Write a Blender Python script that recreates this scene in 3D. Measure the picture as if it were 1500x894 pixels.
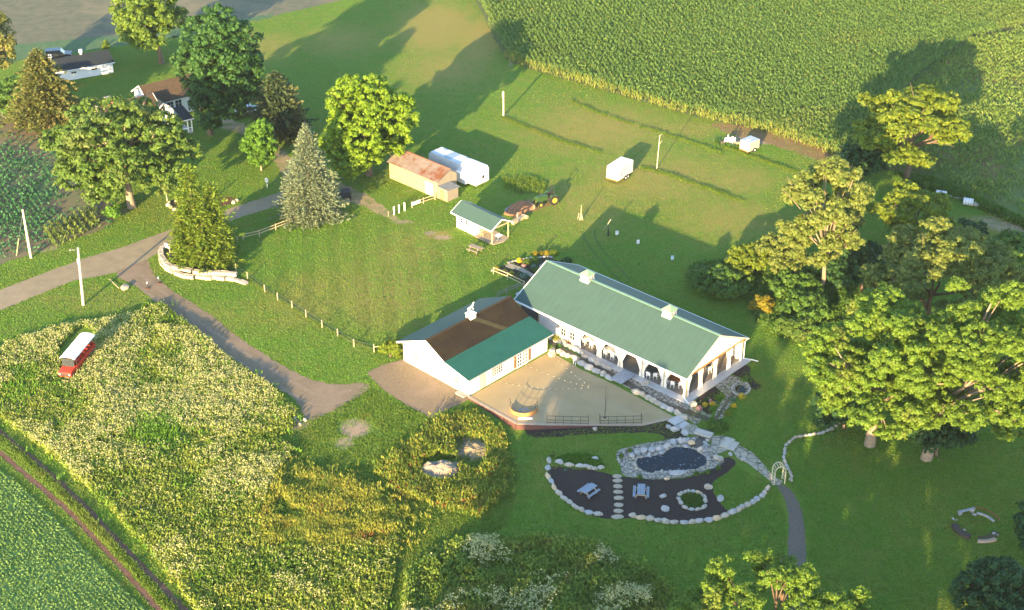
import bpy, bmesh, math, random
import numpy as np
from mathutils import Vector, Matrix
R = math.radians
random.seed(7); rng = np.random.default_rng(7)
for o in list(bpy.data.objects): bpy.data.objects.remove(o)
SC = bpy.context.scene; COL = SC.collection

# ------------------------------------------------------------------ camera, sky, sun, exposure
F, TH, HC = 2200.0, R(30.2), 95.0          # focal length in photo pixels, pitch, drone height
cam = bpy.data.cameras.new('camera'); co = bpy.data.objects.new('camera', cam); COL.objects.link(co)
co.location = (0, 0, HC); co.rotation_euler = (R(90) - TH, 0, 0)
cam.sensor_width = 36; cam.lens = 36 * F / 1500; cam.clip_start = 1; cam.clip_end = 5000
SC.camera = co
AZ, EL = R(70.5), R(11.8)                  # direction the light travels, sun height
w = bpy.data.worlds.new('World'); SC.world = w; w.use_nodes = True
nt = w.node_tree; sky = nt.nodes.new('ShaderNodeTexSky'); sky.sky_type = 'NISHITA'
sky.sun_disc = False; sky.sun_elevation = EL; sky.sun_rotation = R(90) - (AZ + math.pi)
sky.air_density = 1.0; sky.dust_density = .7; sky.ozone_density = 2.5
nt.links.new(sky.outputs[0], nt.nodes['Background'].inputs[0]); nt.nodes['Background'].inputs[1].default_value = 0.15
sl = bpy.data.lights.new('sun', 'SUN'); sl.energy = 4.7; sl.angle = R(0.5); sl.color = (1.0, 0.71, 0.36)
so = bpy.data.objects.new('sun', sl); COL.objects.link(so)
so.rotation_euler = Vector((math.cos(AZ)*math.cos(EL), math.sin(AZ)*math.cos(EL), -math.sin(EL))).to_track_quat('-Z', 'Y').to_euler()
SC.view_settings.view_transform = 'Standard'; SC.view_settings.look = 'None'
SC.view_settings.exposure = 2.3; SC.view_settings.gamma = 1.0; SC.view_settings.use_curve_mapping = False

# ------------------------------------------------------------------ pixel -> ground helpers
DIP = None
def hgt_ground(x, y):
    if DIP is None: return 0.0 * x
    return -0.8*np.exp(-((x-DIP[0])**2 + (y-DIP[1])**2)/(2*5.0**2))
def G(px, py, z=None):
    a = (px-750)/F; b = -(py-447)/F
    d = (a, math.cos(TH)+b*math.sin(TH), -math.sin(TH)+b*math.cos(TH))
    zz = 0.0 if z is None else z
    for _ in range(6):
        t = (zz-HC)/d[2]
        if z is None: zz = float(hgt_ground(d[0]*t, d[1]*t))
    return Vector((d[0]*t, d[1]*t, zz))
def PY(x, y, z):
    z = z-HC; d = y*math.cos(TH)-z*math.sin(TH); u = y*math.sin(TH)+z*math.cos(TH)
    return 750+F*x/d, 447-F*u/d
def ZAT(x, y, py):                          # height above (x, y) that shows at image row py
    lo, hi = -2.0, 60.0
    for _ in range(50):
        m = (lo+hi)/2
        if PY(x, y, m)[1] > py: lo = m
        else: hi = m
    return lo
def SCL(p): return F/(p.y*math.cos(TH)+(HC-p.z)*math.sin(TH))     # photo pixels per metre at a point
_d = G(742, 648); DIP = (_d.x, _d.y)
def Z(ox, oy, k): return lambda x, y: (ox+x/k, oy+y/k)
def gl(pts, f=None): return [G(*(f(*p[:2]) if f else p[:2])) for p in pts]
def vnoise(x, y, s, seed=0):
    x = np.asarray(x, float)/s; y = np.asarray(y, float)/s
    tab = np.random.default_rng(seed+99).random((64, 64))
    xi = np.floor(x).astype(int); yi = np.floor(y).astype(int); fx = x-xi; fy = y-yi
    fx = fx*fx*(3-2*fx); fy = fy*fy*(3-2*fy)
    g = lambda a, b: tab[a % 64, b % 64]
    return (g(xi, yi)*(1-fx)+g(xi+1, yi)*fx)*(1-fy)+(g(xi, yi+1)*(1-fx)+g(xi+1, yi+1)*fx)*fy
def inside(x, y, poly):
    c = np.zeros(len(x), bool); n = len(poly)
    for i in range(n):
        x1, y1 = poly[i][0], poly[i][1]; x2, y2 = poly[(i+1) % n][0], poly[(i+1) % n][1]
        if y1 == y2: continue
        k = ((y1 > y) != (y2 > y)) & (x < (x2-x1)*(y-y1)/(y2-y1)+x1); c ^= k
    return c
def sample(poly, n, seed=1):
    r = np.random.default_rng(seed); P = np.array([(p[0], p[1]) for p in poly]); lo, hi = P.min(0), P.max(0)
    out = np.zeros((0, 2))
    A = 0.5*abs(np.dot(P[:, 0], np.roll(P[:, 1], 1))-np.dot(P[:, 1], np.roll(P[:, 0], 1)))
    m = int(n*np.prod(hi-lo)/max(A, 1e-6)*1.05)+8
    q = lo+r.random((m, 2))*(hi-lo); q = q[inside(q[:, 0], q[:, 1], P)]
    return q[:n]

# ------------------------------------------------------------------ materials
MATS = {}
def _nodes(name):
    m = bpy.data.materials.new(name); m.use_nodes = True; t = m.node_tree
    return m, t, t.nodes['Principled BSDF']
def c4(c): return (c[0], c[1], c[2], 1)
def mixc(t, fac, a, b):
    n = t.nodes.new('ShaderNodeMix'); n.data_type = 'RGBA'
    for s, v in ((n.inputs[0], fac), (n.inputs[6], a), (n.inputs[7], b)):
        if hasattr(v, 'links'): t.links.new(v, s)
        elif isinstance(v, (int, float)): s.default_value = v
        else: s.default_value = c4(v)
    return n.outputs[2]
def noise(t, scale, detail=4, rough=.6, vec=None, dist=0):
    n = t.nodes.new('ShaderNodeTexNoise'); n.inputs['Scale'].default_value = scale
    n.inputs['Detail'].default_value = detail; n.inputs['Roughness'].default_value = rough; n.inputs['Distortion'].default_value = dist
    if vec is not None: t.links.new(vec, n.inputs['Vector'])
    return n.outputs['Fac']
def ramp(t, v, a, b):
    n = t.nodes.new('ShaderNodeMapRange'); n.inputs[1].default_value = a; n.inputs[2].default_value = b
    t.links.new(v, n.inputs[0]); return n.outputs[0]
def coord(t, kind='Object'):
    return t.nodes.new('ShaderNodeTexCoord').outputs[kind]
def bump(t, p, h, s, d=.1):
    n = t.nodes.new('ShaderNodeBump'); n.inputs['Strength'].default_value = s; n.inputs['Distance'].default_value = d
    t.links.new(h, n.inputs['Height']); t.links.new(n.outputs[0], p.inputs['Normal'])
def mat(name, c1, c2=None, sc=2.0, rough=.8, bmp=0, bsc=8.0, lo=.35, hi=.65, spec=.25, metal=0, c3=None, sc3=.3):
    if name in MATS: return MATS[name]
    m, t, p = _nodes(name); v = coord(t)
    p.inputs['Roughness'].default_value = rough; p.inputs['Specular IOR Level'].default_value = spec; p.inputs['Metallic'].default_value = metal
    if c2 is None: c2 = tuple(x*.82 for x in c1)
    col = mixc(t, ramp(t, noise(t, sc, 5, .65, v), lo, hi), c1, c2)
    if c3 is not None: col = mixc(t, ramp(t, noise(t, sc3, 4, .6, v, .5), .48, .68), col, c3)
    t.links.new(col, p.inputs['Base Color'])
    if bmp: bump(t, p, noise(t, bsc, 6, .7, v), bmp, .15)
    MATS[name] = m; return m
def leafmat(name, c1, c2, trans=.35, c3=None, rough=.55, patch=.15, f3=.93, k=.85):
    if name in MATS: return MATS[name]
    c1, c2 = tuple(x*k for x in c1), tuple(x*k for x in c2); c3 = c3 and tuple(x*k for x in c3)
    m, t, p = _nodes(name)
    gi = t.nodes.new('ShaderNodeNewGeometry').outputs['Random Per Island']
    col = mixc(t, gi, c1, c2)
    v = coord(t)
    if c3 is not None: col = mixc(t, ramp(t, noise(t, patch, 3, .5, v), f3-.45, f3-.2), col, c3)
    t.links.new(col, p.inputs['Base Color']); p.inputs['Roughness'].default_value = rough
    p.inputs['Specular IOR Level'].default_value = .2
    if trans:
        tr = t.nodes.new('ShaderNodeBsdfTranslucent'); t.links.new(col, tr.inputs[0])
        mx = t.nodes.new('ShaderNodeMixShader'); mx.inputs[0].default_value = trans
        t.links.new(p.outputs[0], mx.inputs[1]); t.links.new(tr.outputs[0], mx.inputs[2])
        t.links.new(mx.outputs[0], t.nodes['Material Output'].inputs[0])
    MATS[name] = m; return m

white = mat('white_paint', (.70, .69, .67), (.64, .63, .61), 1.2, .6)
whiteclap = mat('white_vinyl', (.78, .78, .77), (.72, .72, .70), 3, .55)
cloth = mat('white_cloth', (.80, .78, .74), (.70, .69, .66), 5, .9, .2, 6)
trimw = mat('white_trim', (.80, .80, .78), (.76, .76, .74), 2, .5)
conc = mat('concrete', (.32, .29, .25), (.25, .235, .21), 1.5, .85, .15, 20)
wood = mat('weathered_wood', (.33, .27, .19), (.22, .18, .13), 4, .85, .3, 12)
lightwood = mat('pale_wood', (.50, .40, .24), (.38, .30, .18), 4, .8, .2, 12)
greywood = mat('grey_wood', (.34, .36, .38), (.22, .24, .26), 5, .8, .3, 14)
orangewood = mat('stained_wood', (.50, .24, .08), (.36, .16, .06), 3, .6, .2, 12)
darkm = mat('dark_metal', (.03, .03, .032), (.05, .045, .04), 6, .5)
greymetal = mat('grey_metal', (.30, .31, .32), (.20, .21, .22), 4, .45, metal=.5)
glass = mat('window_glass', (.03, .035, .04), (.05, .055, .06), 3, .08, spec=.6)
black = mat('black_rubber', (.02, .02, .02), (.03, .03, .03), 6, .8)
redp = mat('red_paint', (.55, .05, .025), (.42, .035, .02), 2, .4)
bark = mat('bark', (.20, .14, .09), (.11, .08, .055), 3, .95, .6, 8)
barklt = mat('pale_bark', (.34, .26, .18), (.22, .17, .12), 3, .95, .6, 8)
limest = mat('limestone', (.46, .42, .35), (.33, .30, .245), 2.2, .9, .5, 5, c3=(.38, .27, .165), sc3=1.1)
limegrey = mat('grey_limestone', (.42, .41, .39), (.31, .305, .29), 2.2, .9, .5, 5)
soil = mat('soil', (.15, .085, .05), (.22, .13, .075), 1.2, .95, .6, 6)
# metal roofing: base colour plus fine ribs in the bump
def ribmat(name, c1, c2, axis, period, rough=.45, c3=None, sc3=.35):
    m, t, p = _nodes(name); v = coord(t)
    p.inputs['Roughness'].default_value = rough; p.inputs['Specular IOR Level'].default_value = .18
    col = mixc(t, ramp(t, noise(t, .8, 5, .6, v), .3, .7), c1, c2)
    if c3: col = mixc(t, ramp(t, noise(t, sc3, 6, .7, v), .45, .6), col, c3)
    t.links.new(col, p.inputs['Base Color'])
    wv = t.nodes.new('ShaderNodeTexWave'); wv.bands_direction = axis; wv.inputs['Scale'].default_value = 2*math.pi/period/20
    t.links.new(v, wv.inputs['Vector']); bump(t, p, wv.outputs['Fac'], .35, .04)
    MATS[name] = m; return m
roofgreen = ribmat('green_metal_roof', (.053, .100, .082), (.048, .090, .075), 'X', .3, .6)
roofgreen2 = ribmat('green_roof_panels', (.019, .098, .068), (.015, .082, .056), 'X', .25, .4)
roofbrown = ribmat('brown_shingle_roof', (.023, .017, .0105), (.015, .0115, .0075), 'Y', .3, .95, (.028, .021, .010), .35)
rooftan = mat('tan_shingles', (.085, .058, .034), (.06, .042, .026), 2, .95, .3, 10)
roofdark = mat('charcoal_shingles', (.020, .030, .037), (.016, .023, .029), 2, .95, .3, 10)
roofrust = ribmat('rusty_roof', (.22, .19, .17), (.17, .14, .125), 'X', .4, .6, (.15, .062, .03), .5)
rooftin = ribmat('tin_roof', (.20, .22, .25), (.16, .18, .21), 'X', .4, .4)
tansiding = ribmat('tan_siding', (.36, .29, .17), (.30, .24, .14), 'X', .3, .7)
greysiding = ribmat('grey_board_siding', (.27, .235, .17), (.22, .19, .145), 'X', .25, .8)
brickm = mat('red_brick', (.40, .15, .09), (.30, .11, .07), 6, .9, .3, 12)

# ------------------------------------------------------------------ mesh builder
class MB:
    def __init__(s): s.v = []; s.f = []
    def add(s, vs, fs):
        k = len(s.v); s.v += [tuple(v) for v in vs]; s.f += [tuple(i+k for i in f) for f in fs]; return s
    def box(s, c, d, rz=0, taper=1.0):
        x, y, z = d[0]/2, d[1]/2, d[2]/2; M = Matrix.Rotation(rz, 3, 'Z'); C = Vector(c); vs = []
        for sz, tp in ((-z, 1), (z, taper)):
            for sx, sy in ((-x, -y), (x, -y), (x, y), (-x, y)): vs.append(C+M @ Vector((sx*tp, sy*tp, sz)))
        return s.add(vs, [(3, 2, 1, 0), (4, 5, 6, 7), (0, 1, 5, 4), (1, 2, 6, 5), (2, 3, 7, 6), (3, 0, 4, 7)])
    def bar(s, p, q, w, h=None):
        p, q = Vector(p), Vector(q); h = h or w; d = (q-p).normalized()
        u = d.cross(Vector((0, 0, 1)))
        u = Vector((1, 0, 0)) if u.length < 1e-4 else u.normalized()
        v = u.cross(d); vs = []
        for c in (p, q):
            for a, b in ((-1, -1), (1, -1), (1, 1), (-1, 1)): vs.append(c+u*a*w/2+v*b*h/2)
        return s.add(vs, [(3, 2, 1, 0), (4, 5, 6, 7), (0, 1, 5, 4), (1, 2, 6, 5), (2, 3, 7, 6), (3, 0, 4, 7)])
    def tube(s, pts, r, n=6, cap=True):
        pts = [Vector(p) for p in pts]; k = len(pts); r = r if hasattr(r, '__len__') else [r]*k; vs = []; fs = []
        for i, p in enumerate(pts):
            d = (pts[min(i+1, k-1)]-pts[max(i-1, 0)]).normalized()
            u = d.cross(Vector((.13, .2, 1))).normalized() if abs(d.z) < .97 else d.cross(Vector((1, .1, 0))).normalized()
            v = d.cross(u)
            for j in range(n):
                a = 2*math.pi*j/n; vs.append(p+(u*math.cos(a)+v*math.sin(a))*r[i])
        for i in range(k-1):
            for j in range(n): fs.append((i*n+j, i*n+(j+1) % n, (i+1)*n+(j+1) % n, (i+1)*n+j))
        if cap: fs += [tuple(range(n-1, -1, -1)), tuple((k-1)*n+j for j in range(n))]
        return s.add(vs, fs)
    def cyl(s, p, q, r0, r1=None, n=12): return s.tube([p, q], [r0, r0 if r1 is None else r1], n)
    def prism(s, poly, z0, z1):
        n = len(poly); vs = [(p[0], p[1], z0) for p in poly]+[(p[0], p[1], z1) for p in poly]
        return s.add(vs, [tuple(range(n-1, -1, -1)), tuple(range(n, 2*n))]+[(i, (i+1) % n, n+(i+1) % n, n+i) for i in range(n)])
    def ext(s, prof, y0, y1, ax='y'):       # profile (a, z) extruded along the other axis
        f = (lambda a, z, t: (a, t, z)) if ax == 'y' else (lambda a, z, t: (t, a, z))
        n = len(prof); vs = [f(a, z, y0) for a, z in prof]+[f(a, z, y1) for a, z in prof]
        return s.add(vs, [tuple(range(n)), tuple(range(2*n-1, n-1, -1))]+[(i, n+i, n+(i+1) % n, (i+1) % n) for i in range(n)])
    def slab(s, quad, th):                  # sheet of thickness th below a (possibly sloped) quad
        q = [Vector(p) for p in quad]; n = (q[1]-q[0]).cross(q[2]-q[0]).normalized()
        if n.z < 0: q.reverse(); n = -n
        return s.add(q+[p-n*th for p in q], [(0, 1, 2, 3), (7, 6, 5, 4)]+[(i, i+4, (i+1) % 4+4, (i+1) % 4) for i in range(4)])
    def build(s, name, m, parent=None, smooth=False, bevel=0):
        me = bpy.data.meshes.new(name); me.from_pydata(s.v, [], s.f)
        bm = bmesh.new(); bm.from_mesh(me); bmesh.ops.recalc_face_normals(bm, faces=bm.faces)
        if bevel: bmesh.ops.bevel(bm, geom=list(bm.edges), offset=bevel, segments=2, affect='EDGES', profile=.6)
        bm.to_mesh(me); bm.free()
        me.materials.append(m)
        if smooth: me.polygons.foreach_set('use_smooth', [True]*len(me.polygons))
        o = bpy.data.objects.new(name, me); COL.objects.link(o); o.parent = parent
        return o
def tag(o, label, cat, group=None, kind=None):
    if label: o['label'] = label
    if cat: o['category'] = cat
    if group: o['group'] = group
    if kind: o['kind'] = kind
    return o
def thing(name, label, cat, loc, rz=0, group=None):
    o = bpy.data.objects.new(name, None); COL.objects.link(o); o.location = loc; o.rotation_euler = (0, 0, rz); o.empty_display_size = .3
    return tag(o, label, cat, group)
def copy_tree(o, parent=None):
    c = o.copy(); COL.objects.link(c); c.parent = parent
    for ch in list(o.children): copy_tree(ch, c)
    return c
def cards(name, C, U, V, m, parent=None, shape='diamond', smooth=False):
    C, U, V = (np.asarray(a, np.float32) for a in (C, U, V)); n = len(C)
    if shape == 'diamond': P = np.stack([C+U, C+V, C-U, C-V], 1)
    elif shape == 'blade': P = np.stack([C-U, C+U, C+U*.25+V, C-U*.25+V], 1)
    else: P = np.stack([C-U-V, C+U-V, C+U+V, C-U+V], 1)
    me = bpy.data.meshes.new(name); me.vertices.add(n*4); me.vertices.foreach_set('co', P.reshape(-1))
    me.loops.add(n*4); me.loops.foreach_set('vertex_index', np.arange(n*4, dtype=np.int32))
    me.polygons.add(n); me.polygons.foreach_set('loop_start', np.arange(0, n*4, 4, dtype=np.int32))
    me.polygons.foreach_set('loop_total', np.full(n, 4, np.int32)); me.update(); me.validate()
    me.materials.append(m); o = bpy.data.objects.new(name, me); COL.objects.link(o); o.parent = parent
    return o
def unit(a): return a/np.maximum(np.linalg.norm(a, axis=-1, keepdims=True), 1e-6)

# ------------------------------------------------------------------ ground sheets
def jag(poly, step=.5, amp=.15, seed=0):
    out = []; n = len(poly); r = random.Random(seed)
    for i in range(n):
        a, b = Vector(poly[i]), Vector(poly[(i+1) % n]); L = (b-a).length; k = max(1, int(L/step))
        for j in range(k):
            p = a.lerp(b, j/k); out.append((p.x+r.uniform(-amp, amp), p.y+r.uniform(-amp, amp)))
    return out
def smooth_poly(pts, it=2, closed=True):
    pts = [Vector((p[0], p[1])) for p in pts]
    for _ in range(it):
        q = []; n = len(pts)
        for i in range(n if closed else n-1):
            a, b = pts[i], pts[(i+1) % n]; q += [a.lerp(b, .25), a.lerp(b, .75)]
        if not closed: q = [pts[0]]+q+[pts[-1]]
        pts = q
    return pts
def sheet(name, poly, m, off, kind='structure', amp=.15, step=.5, sm=1, seed=0, label=None, cat=None):
    if sm: poly = smooth_poly(poly, sm)
    P = jag([Vector((p[0], p[1])) for p in poly], step, amp, seed)
    bm = bmesh.new(); vs = [bm.verts.new((x, y, 0)) for x, y in P]
    es = [bm.edges.new((vs[i], vs[(i+1) % len(vs)])) for i in range(len(vs))]
    bmesh.ops.triangle_fill(bm, use_beauty=True, edges=es)
    for _ in range(5):
        near = [e for e in bm.edges if e.calc_length() > 1.6 and ((e.verts[0].co.xy-Vector(DIP)).length < 15)]
        if not near: break
        bmesh.ops.subdivide_edges(bm, edges=near, cuts=1); bmesh.ops.triangulate(bm, faces=[f for f in bm.faces if len(f.verts) > 3])
    for v in bm.verts: v.co.z = float(hgt_ground(v.co.x, v.co.y))+off
    bmesh.ops.recalc_face_normals(bm, faces=bm.faces)
    if sum(f.normal.z for f in bm.faces) < 0: bmesh.ops.reverse_faces(bm, faces=bm.faces)
    me = bpy.data.meshes.new(name); bm.to_mesh(me); bm.free(); me.materials.append(m)
    o = bpy.data.objects.new(name, me); COL.objects.link(o); tag(o, label, cat, None, kind)
    return o
def ribbon(pts, wd, it=2):
    pts = smooth_poly(pts, it, closed=False); L = []; Rr = []
    for i, p in enumerate(pts):
        d = (pts[min(i+1, len(pts)-1)]-pts[max(i-1, 0)]).normalized(); n = Vector((-d.y, d.x))
        L.append(p+n*wd/2); Rr.append(p-n*wd/2)
    return L+Rr[::-1]

# main ground: a fine sheet over the view and a wide skirt to the horizon, with worn and dry patches as attributes
def make_ground():
    xs = np.concatenate([[-1400, -700, -300, -170], np.arange(-125, 125.01, .5), [170, 300, 700, 1400]])
    ys = np.concatenate([[-700, -400, -100, 20], np.arange(62, 330.01, .5), [380, 500, 1000, 2200]])
    X, Y = np.meshgrid(xs, ys); nx, ny = len(xs), len(ys)
    Zg = hgt_ground(X, Y)
    me = bpy.data.meshes.new('ground'); V = np.stack([X, Y, Zg], -1).reshape(-1, 3).astype(np.float32)
    me.vertices.add(len(V)); me.vertices.foreach_set('co', V.reshape(-1))
    i = np.arange(nx-1)[None, :]+np.arange(ny-1)[:, None]*nx; q = np.stack([i, i+1, i+1+nx, i+nx], -1).reshape(-1, 4).astype(np.int32); n = len(q)
    me.loops.add(n*4); me.loops.foreach_set('vertex_index', q.reshape(-1)); me.polygons.add(n)
    me.polygons.foreach_set('loop_start', np.arange(0, n*4, 4, dtype=np.int32)); me.polygons.foreach_set('loop_total', np.full(n, 4, np.int32))
    me.update(); me.polygons.foreach_set('use_smooth', [True]*n)
    def blobs(lst):
        a = np.zeros(len(V), np.float32)
        for px, py, rx, ry, s in lst:
            c = G(px, py); k = SCL(c); ax = rx/k; ay = ry/k/.47
            a = np.maximum(a, s*np.exp(-(((V[:, 0]-c.x)/ax)**2+((V[:, 1]-c.y)/ay)**2)**1.3))
        return a
    dry = blobs([(640, 40, 60, 50, .8), (700, 60, 30, 45, .9), (655, 100, 70, 40, .5), (880, 190, 120, 45, .55), (960, 260, 130, 45, .5), (1060, 320, 80, 40, .45),
                 (850, 300, 70, 50, .4), (560, 430, 90, 50, .45), (600, 370, 60, 40, .35), (460, 440, 70, 40, .3), (1080, 265, 60, 25, .5), (640, 345, 20, 8, .8),
                 (500, 60, 60, 30, .4), (380, 70, 60, 30, .4), (300, 480, 60, 30, .3), (130, 440, 90, 18, .3), (1480, 330, 60, 12, .8), (1000, 190, 60, 20, .4)])
    soilm = blobs([(630, 342, 10, 4, 1), (648, 348, 16, 4, .9), (590, 325, 22, 3.5, .8), (640, 262, 6, 4, .5), (600, 280, 14, 5, .5), (560, 300, 24, 3, .4), (430, 622, 26, 9, .8), (520, 628, 26, 14, .95), (505, 650, 16, 8, .9),
                   (485, 600, 40, 5, .6), (690, 655, 34, 20, .9), (640, 690, 30, 12, .8), (140, 300, 40, 18, .5), (55, 362, 40, 10, .8), (1130, 205, 90, 9, .9), (1210, 225, 40, 12, .9),
                   (748, 92, 8, 14, .5), (740, 168, 8, 4, .6), (1360, 245, 60, 14, .5), (1440, 320, 60, 8, .5), (180, 310, 14, 6, .6)])
    for nm, a in (('dry', dry), ('bare', soilm)):
        at = me.attributes.new(nm, 'FLOAT', 'POINT'); at.data.foreach_set('value', a.astype(np.float32))
    m, t, p = _nodes('lawn'); v = coord(t)
    n1 = noise(t, .05, 4, .6, v); n2 = noise(t, .45, 5, .7, v); n3 = noise(t, 3.2, 4, .75, v); n4 = noise(t, 9, 2, .8, v)
    col = mixc(t, ramp(t, n1, .35, .65), (.090, .195, .022), (.12, .22, .024))
    col = mixc(t, ramp(t, n2, .35, .7), col, (.12, .185, .022))
    col = mixc(t, ramp(t, n3, .42, .62), col, (.085, .15, .020))
    da = t.nodes.new('ShaderNodeAttribute'); da.attribute_name = 'dry'
    ad = t.nodes.new('ShaderNodeMath'); ad.operation = 'MULTIPLY_ADD'; t.links.new(n2, ad.inputs[0]); ad.inputs[1].default_value = .9; t.links.new(da.outputs['Fac'], ad.inputs[2])
    dm = t.nodes.new('ShaderNodeMath'); dm.operation = 'MULTIPLY'; t.links.new(ramp(t, ad.outputs[0], .42, 1.02), dm.inputs[0]); dm.inputs[1].default_value = .85
    col = mixc(t, dm.outputs[0], col, (.25, .20, .055))
    sa = t.nodes.new('ShaderNodeAttribute'); sa.attribute_name = 'bare'
    sd = t.nodes.new('ShaderNodeMath'); sd.operation = 'MULTIPLY_ADD'; t.links.new(noise(t, 1.1, 6, .75, v), sd.inputs[0]); sd.inputs[1].default_value = 1.0; t.links.new(sa.outputs['Fac'], sd.inputs[2])
    col = mixc(t, ramp(t, sd.outputs[0], .85, 1.2), col, (.30, .22, .145))
    t.links.new(col, p.inputs['Base Color']); p.inputs['Roughness'].default_value = .95; p.inputs['Specular IOR Level'].default_value = .1
    mb = t.nodes.new('ShaderNodeMath'); mb.operation = 'MULTIPLY_ADD'; t.links.new(n4, mb.inputs[0]); mb.inputs[1].default_value = .6; t.links.new(n3, mb.inputs[2])
    bump(t, p, mb.outputs[0], .5, .12)
    me.materials.append(m); o = bpy.data.objects.new('ground', me); COL.objects.link(o); tag(o, None, None, None, 'structure')
make_ground()

roadm = mat('worn_asphalt', (.27, .22, .13), (.215, .175, .108), .7, .9, .25, 25, c3=(.29, .225, .145), sc3=.12)
gravm = mat('gravel', (.23, .175, .105), (.155, .12, .078), 3.5, .95, .6, 12, c3=(.235, .175, .118), sc3=.25)
lanem = mat('dirt_lane', (.36, .26, .16), (.25, .20, .10), .6, .95, .4, 10, c3=(.14, .17, .05), sc3=.35)
pathg = mat('path_gravel', (.185, .155, .12), (.10, .085, .068), 7, .95, .7, 16)
mulch = mat('mulch', (.028, .020, .018), (.05, .034, .028), 5, .95, .8, 9)
redmulch = mat('red_mulch', (.13, .05, .035), (.09, .035, .025), 5, .95, .8, 9)
road = [(0, 425), (60, 402), (120, 380), (180, 362), (240, 340), (262, 332), (345, 303), (415, 280), (418, 262), (405, 240), (388, 215), (352, 195), (320, 186), (316, 178), (345, 176), (392, 203), (418, 222),
        (436, 245), (470, 262), (505, 268), (560, 300), (585, 322), (580, 326), (520, 294), (470, 290), (420, 297), (345, 321), (262, 353), (216, 380), (200, 392), (158, 402), (110, 411), (60, 430), (0, 455), (-60, 480), (-60, 447)]
sheet('road', gl([p for p in road if True][:8]+[(430, 278), (432, 292)]+road[25:]), roadm, .012, amp=.12, sm=0)
sheet('farm_lane', gl([(412, 284), (416, 262), (404, 240), (388, 216), (352, 195), (318, 188), (314, 176), (345, 174), (394, 202), (420, 222), (438, 246), (470, 260), (508, 270), (560, 300), (588, 322), (580, 327), (520, 296), (470, 288), (432, 286)]), lanem, .008, amp=.25, sm=1)
sheet('driveway', gl([(160, 400), (200, 420), (250, 460), (330, 518), (400, 560), (436, 588), (447, 613), (458, 617), (510, 590), (540, 572), (540, 560), (490, 565), (450, 555), (400, 528), (350, 495), (300, 455), (252, 426), (224, 402), (216, 378), (205, 385)]), gravm, .020, amp=.14, sm=1)
sheet('gravel_pad', gl([(537, 546), (560, 535), (594, 526), (690, 584), (660, 598), (632, 613), (600, 597), (560, 570)]), gravm, .032, amp=.14, sm=0)
sheet('gravel_path', gl([(1134, 706), (1150, 730), (1156, 760), (1154, 800), (1152, 894), (1150, 930), (1180, 930), (1181, 894), (1181, 800), (1178, 760), (1168, 730), (1153, 712)]), pathg, .010, amp=.07, sm=1)
palegr = mat('worn_gravel', (.25, .19, .128), (.20, .155, .108), 2.2, .95, .5, 12)
for k, o_ in enumerate((-.85, .85)):
    c_ = smooth_poly(gl([(186, 398), (228, 428), (290, 482), (360, 528), (425, 568), (470, 592), (520, 576)]), 3, closed=False); q_ = []
    for i, p_ in enumerate(c_): d_ = (c_[min(i+1, len(c_)-1)]-c_[max(i-1, 0)]).normalized(); q_.append(p_+Vector((-d_.y, d_.x))*o_)
    sheet('wheel_path', ribbon(q_, .5, 0), palegr, .026, amp=.14, step=.3, sm=0, seed=9+k)
# fields
soyfield = mat('soy_soil', (.13, .125, .06), (.18, .125, .075), .35, .95, .5, 8, c3=(.08, .14, .05), sc3=.12)
stub = mat('stubble', (.145, .135, .085), (.095, .105, .06), .5, .95, .6, 5, c3=(.22, .18, .10), sc3=.05)
darkgrn = mat('field_edge', (.05, .12, .05), (.09, .14, .055), .5, .95, .5, 5)
cropfloor = mat('crop_floor', (.075, .13, .03), (.12, .12, .06), .6, .95, .4, 6)
BEAN = gl([(-60, 150), (0, 165), (40, 186), (78, 205), (100, 240), (135, 285), (180, 305), (158, 335), (100, 352), (40, 375), (-60, 405)])
sheet('bean_field', BEAN, soyfield, .008, amp=.3)
sheet('stubble_field', gl([(-120, 105), (60, 80), (110, 74), (185, 62), (300, 42), (380, 28), (440, 14), (520, -4), (620, -40), (-200, -40)]), stub, .008, amp=.3)
sheet('field_margin', gl([(-120, 110), (60, 86), (185, 66), (300, 46), (400, 26), (400, 20), (300, 36), (185, 50), (60, 62), (-120, 80)]), darkgrn, .014, amp=.6)
CORN = gl([(686, -30), (700, 8), (722, 52), (742, 88), (778, 102), (850, 122), (930, 146), (1000, 166), (1060, 180), (1130, 196), (1200, 220), (1262, 246), (1290, 180), (1340, 120), (1420, 60), (1600, 20), (1640, -60), (690, -60)])
sheet('corn_field', CORN, cropfloor, .010, amp=.2, sm=0)
EAST = gl([(1262, 246), (1290, 180), (1340, 120), (1420, 60), (1600, 20), (1700, 150), (1600, 352), (1500, 318), (1440, 290), (1370, 258), (1320, 250)])
sheet('bare_soil', gl([(1040, 177), (1110, 189), (1170, 204), (1232, 228), (1256, 250), (1205, 236), (1140, 214), (1090, 202), (1050, 190)]), mat('brown_soil', (.24, .14, .07), (.17, .12, .05), .6, .95, .5, 7), .013, amp=.45)
eastm = mat('east_soil', (.085, .16, .03), (.13, .15, .045), .25, .95, .4, 6, c3=(.21, .12, .055), sc3=.06)
sheet('sparse_crop_field', EAST, eastm, .010, amp=.3)
SWF = gl([(-80, 620), (0, 688), (60, 740), (140, 820), (214, 894), (260, 945), (-120, 945), (-120, 700)])
swm = mat('low_crop', (.14, .24, .06), (.12, .21, .05), .8, .95, .7, 4)
sheet('low_crop_field', SWF, swm, .010, amp=.15)
dirtm = mat('rut_soil', (.12, .062, .04), (.17, .095, .06), 1.5, .95, .6, 8)
RUT1 = ribbon(gl([(-60, 585), (0, 634), (60, 682), (120, 737), (200, 822), (270, 893), (310, 940)]), .62)
RUT2 = ribbon(gl([(-60, 615), (0, 664), (60, 714), (100, 748), (150, 800), (232, 893), (270, 940)]), .6)
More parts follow.
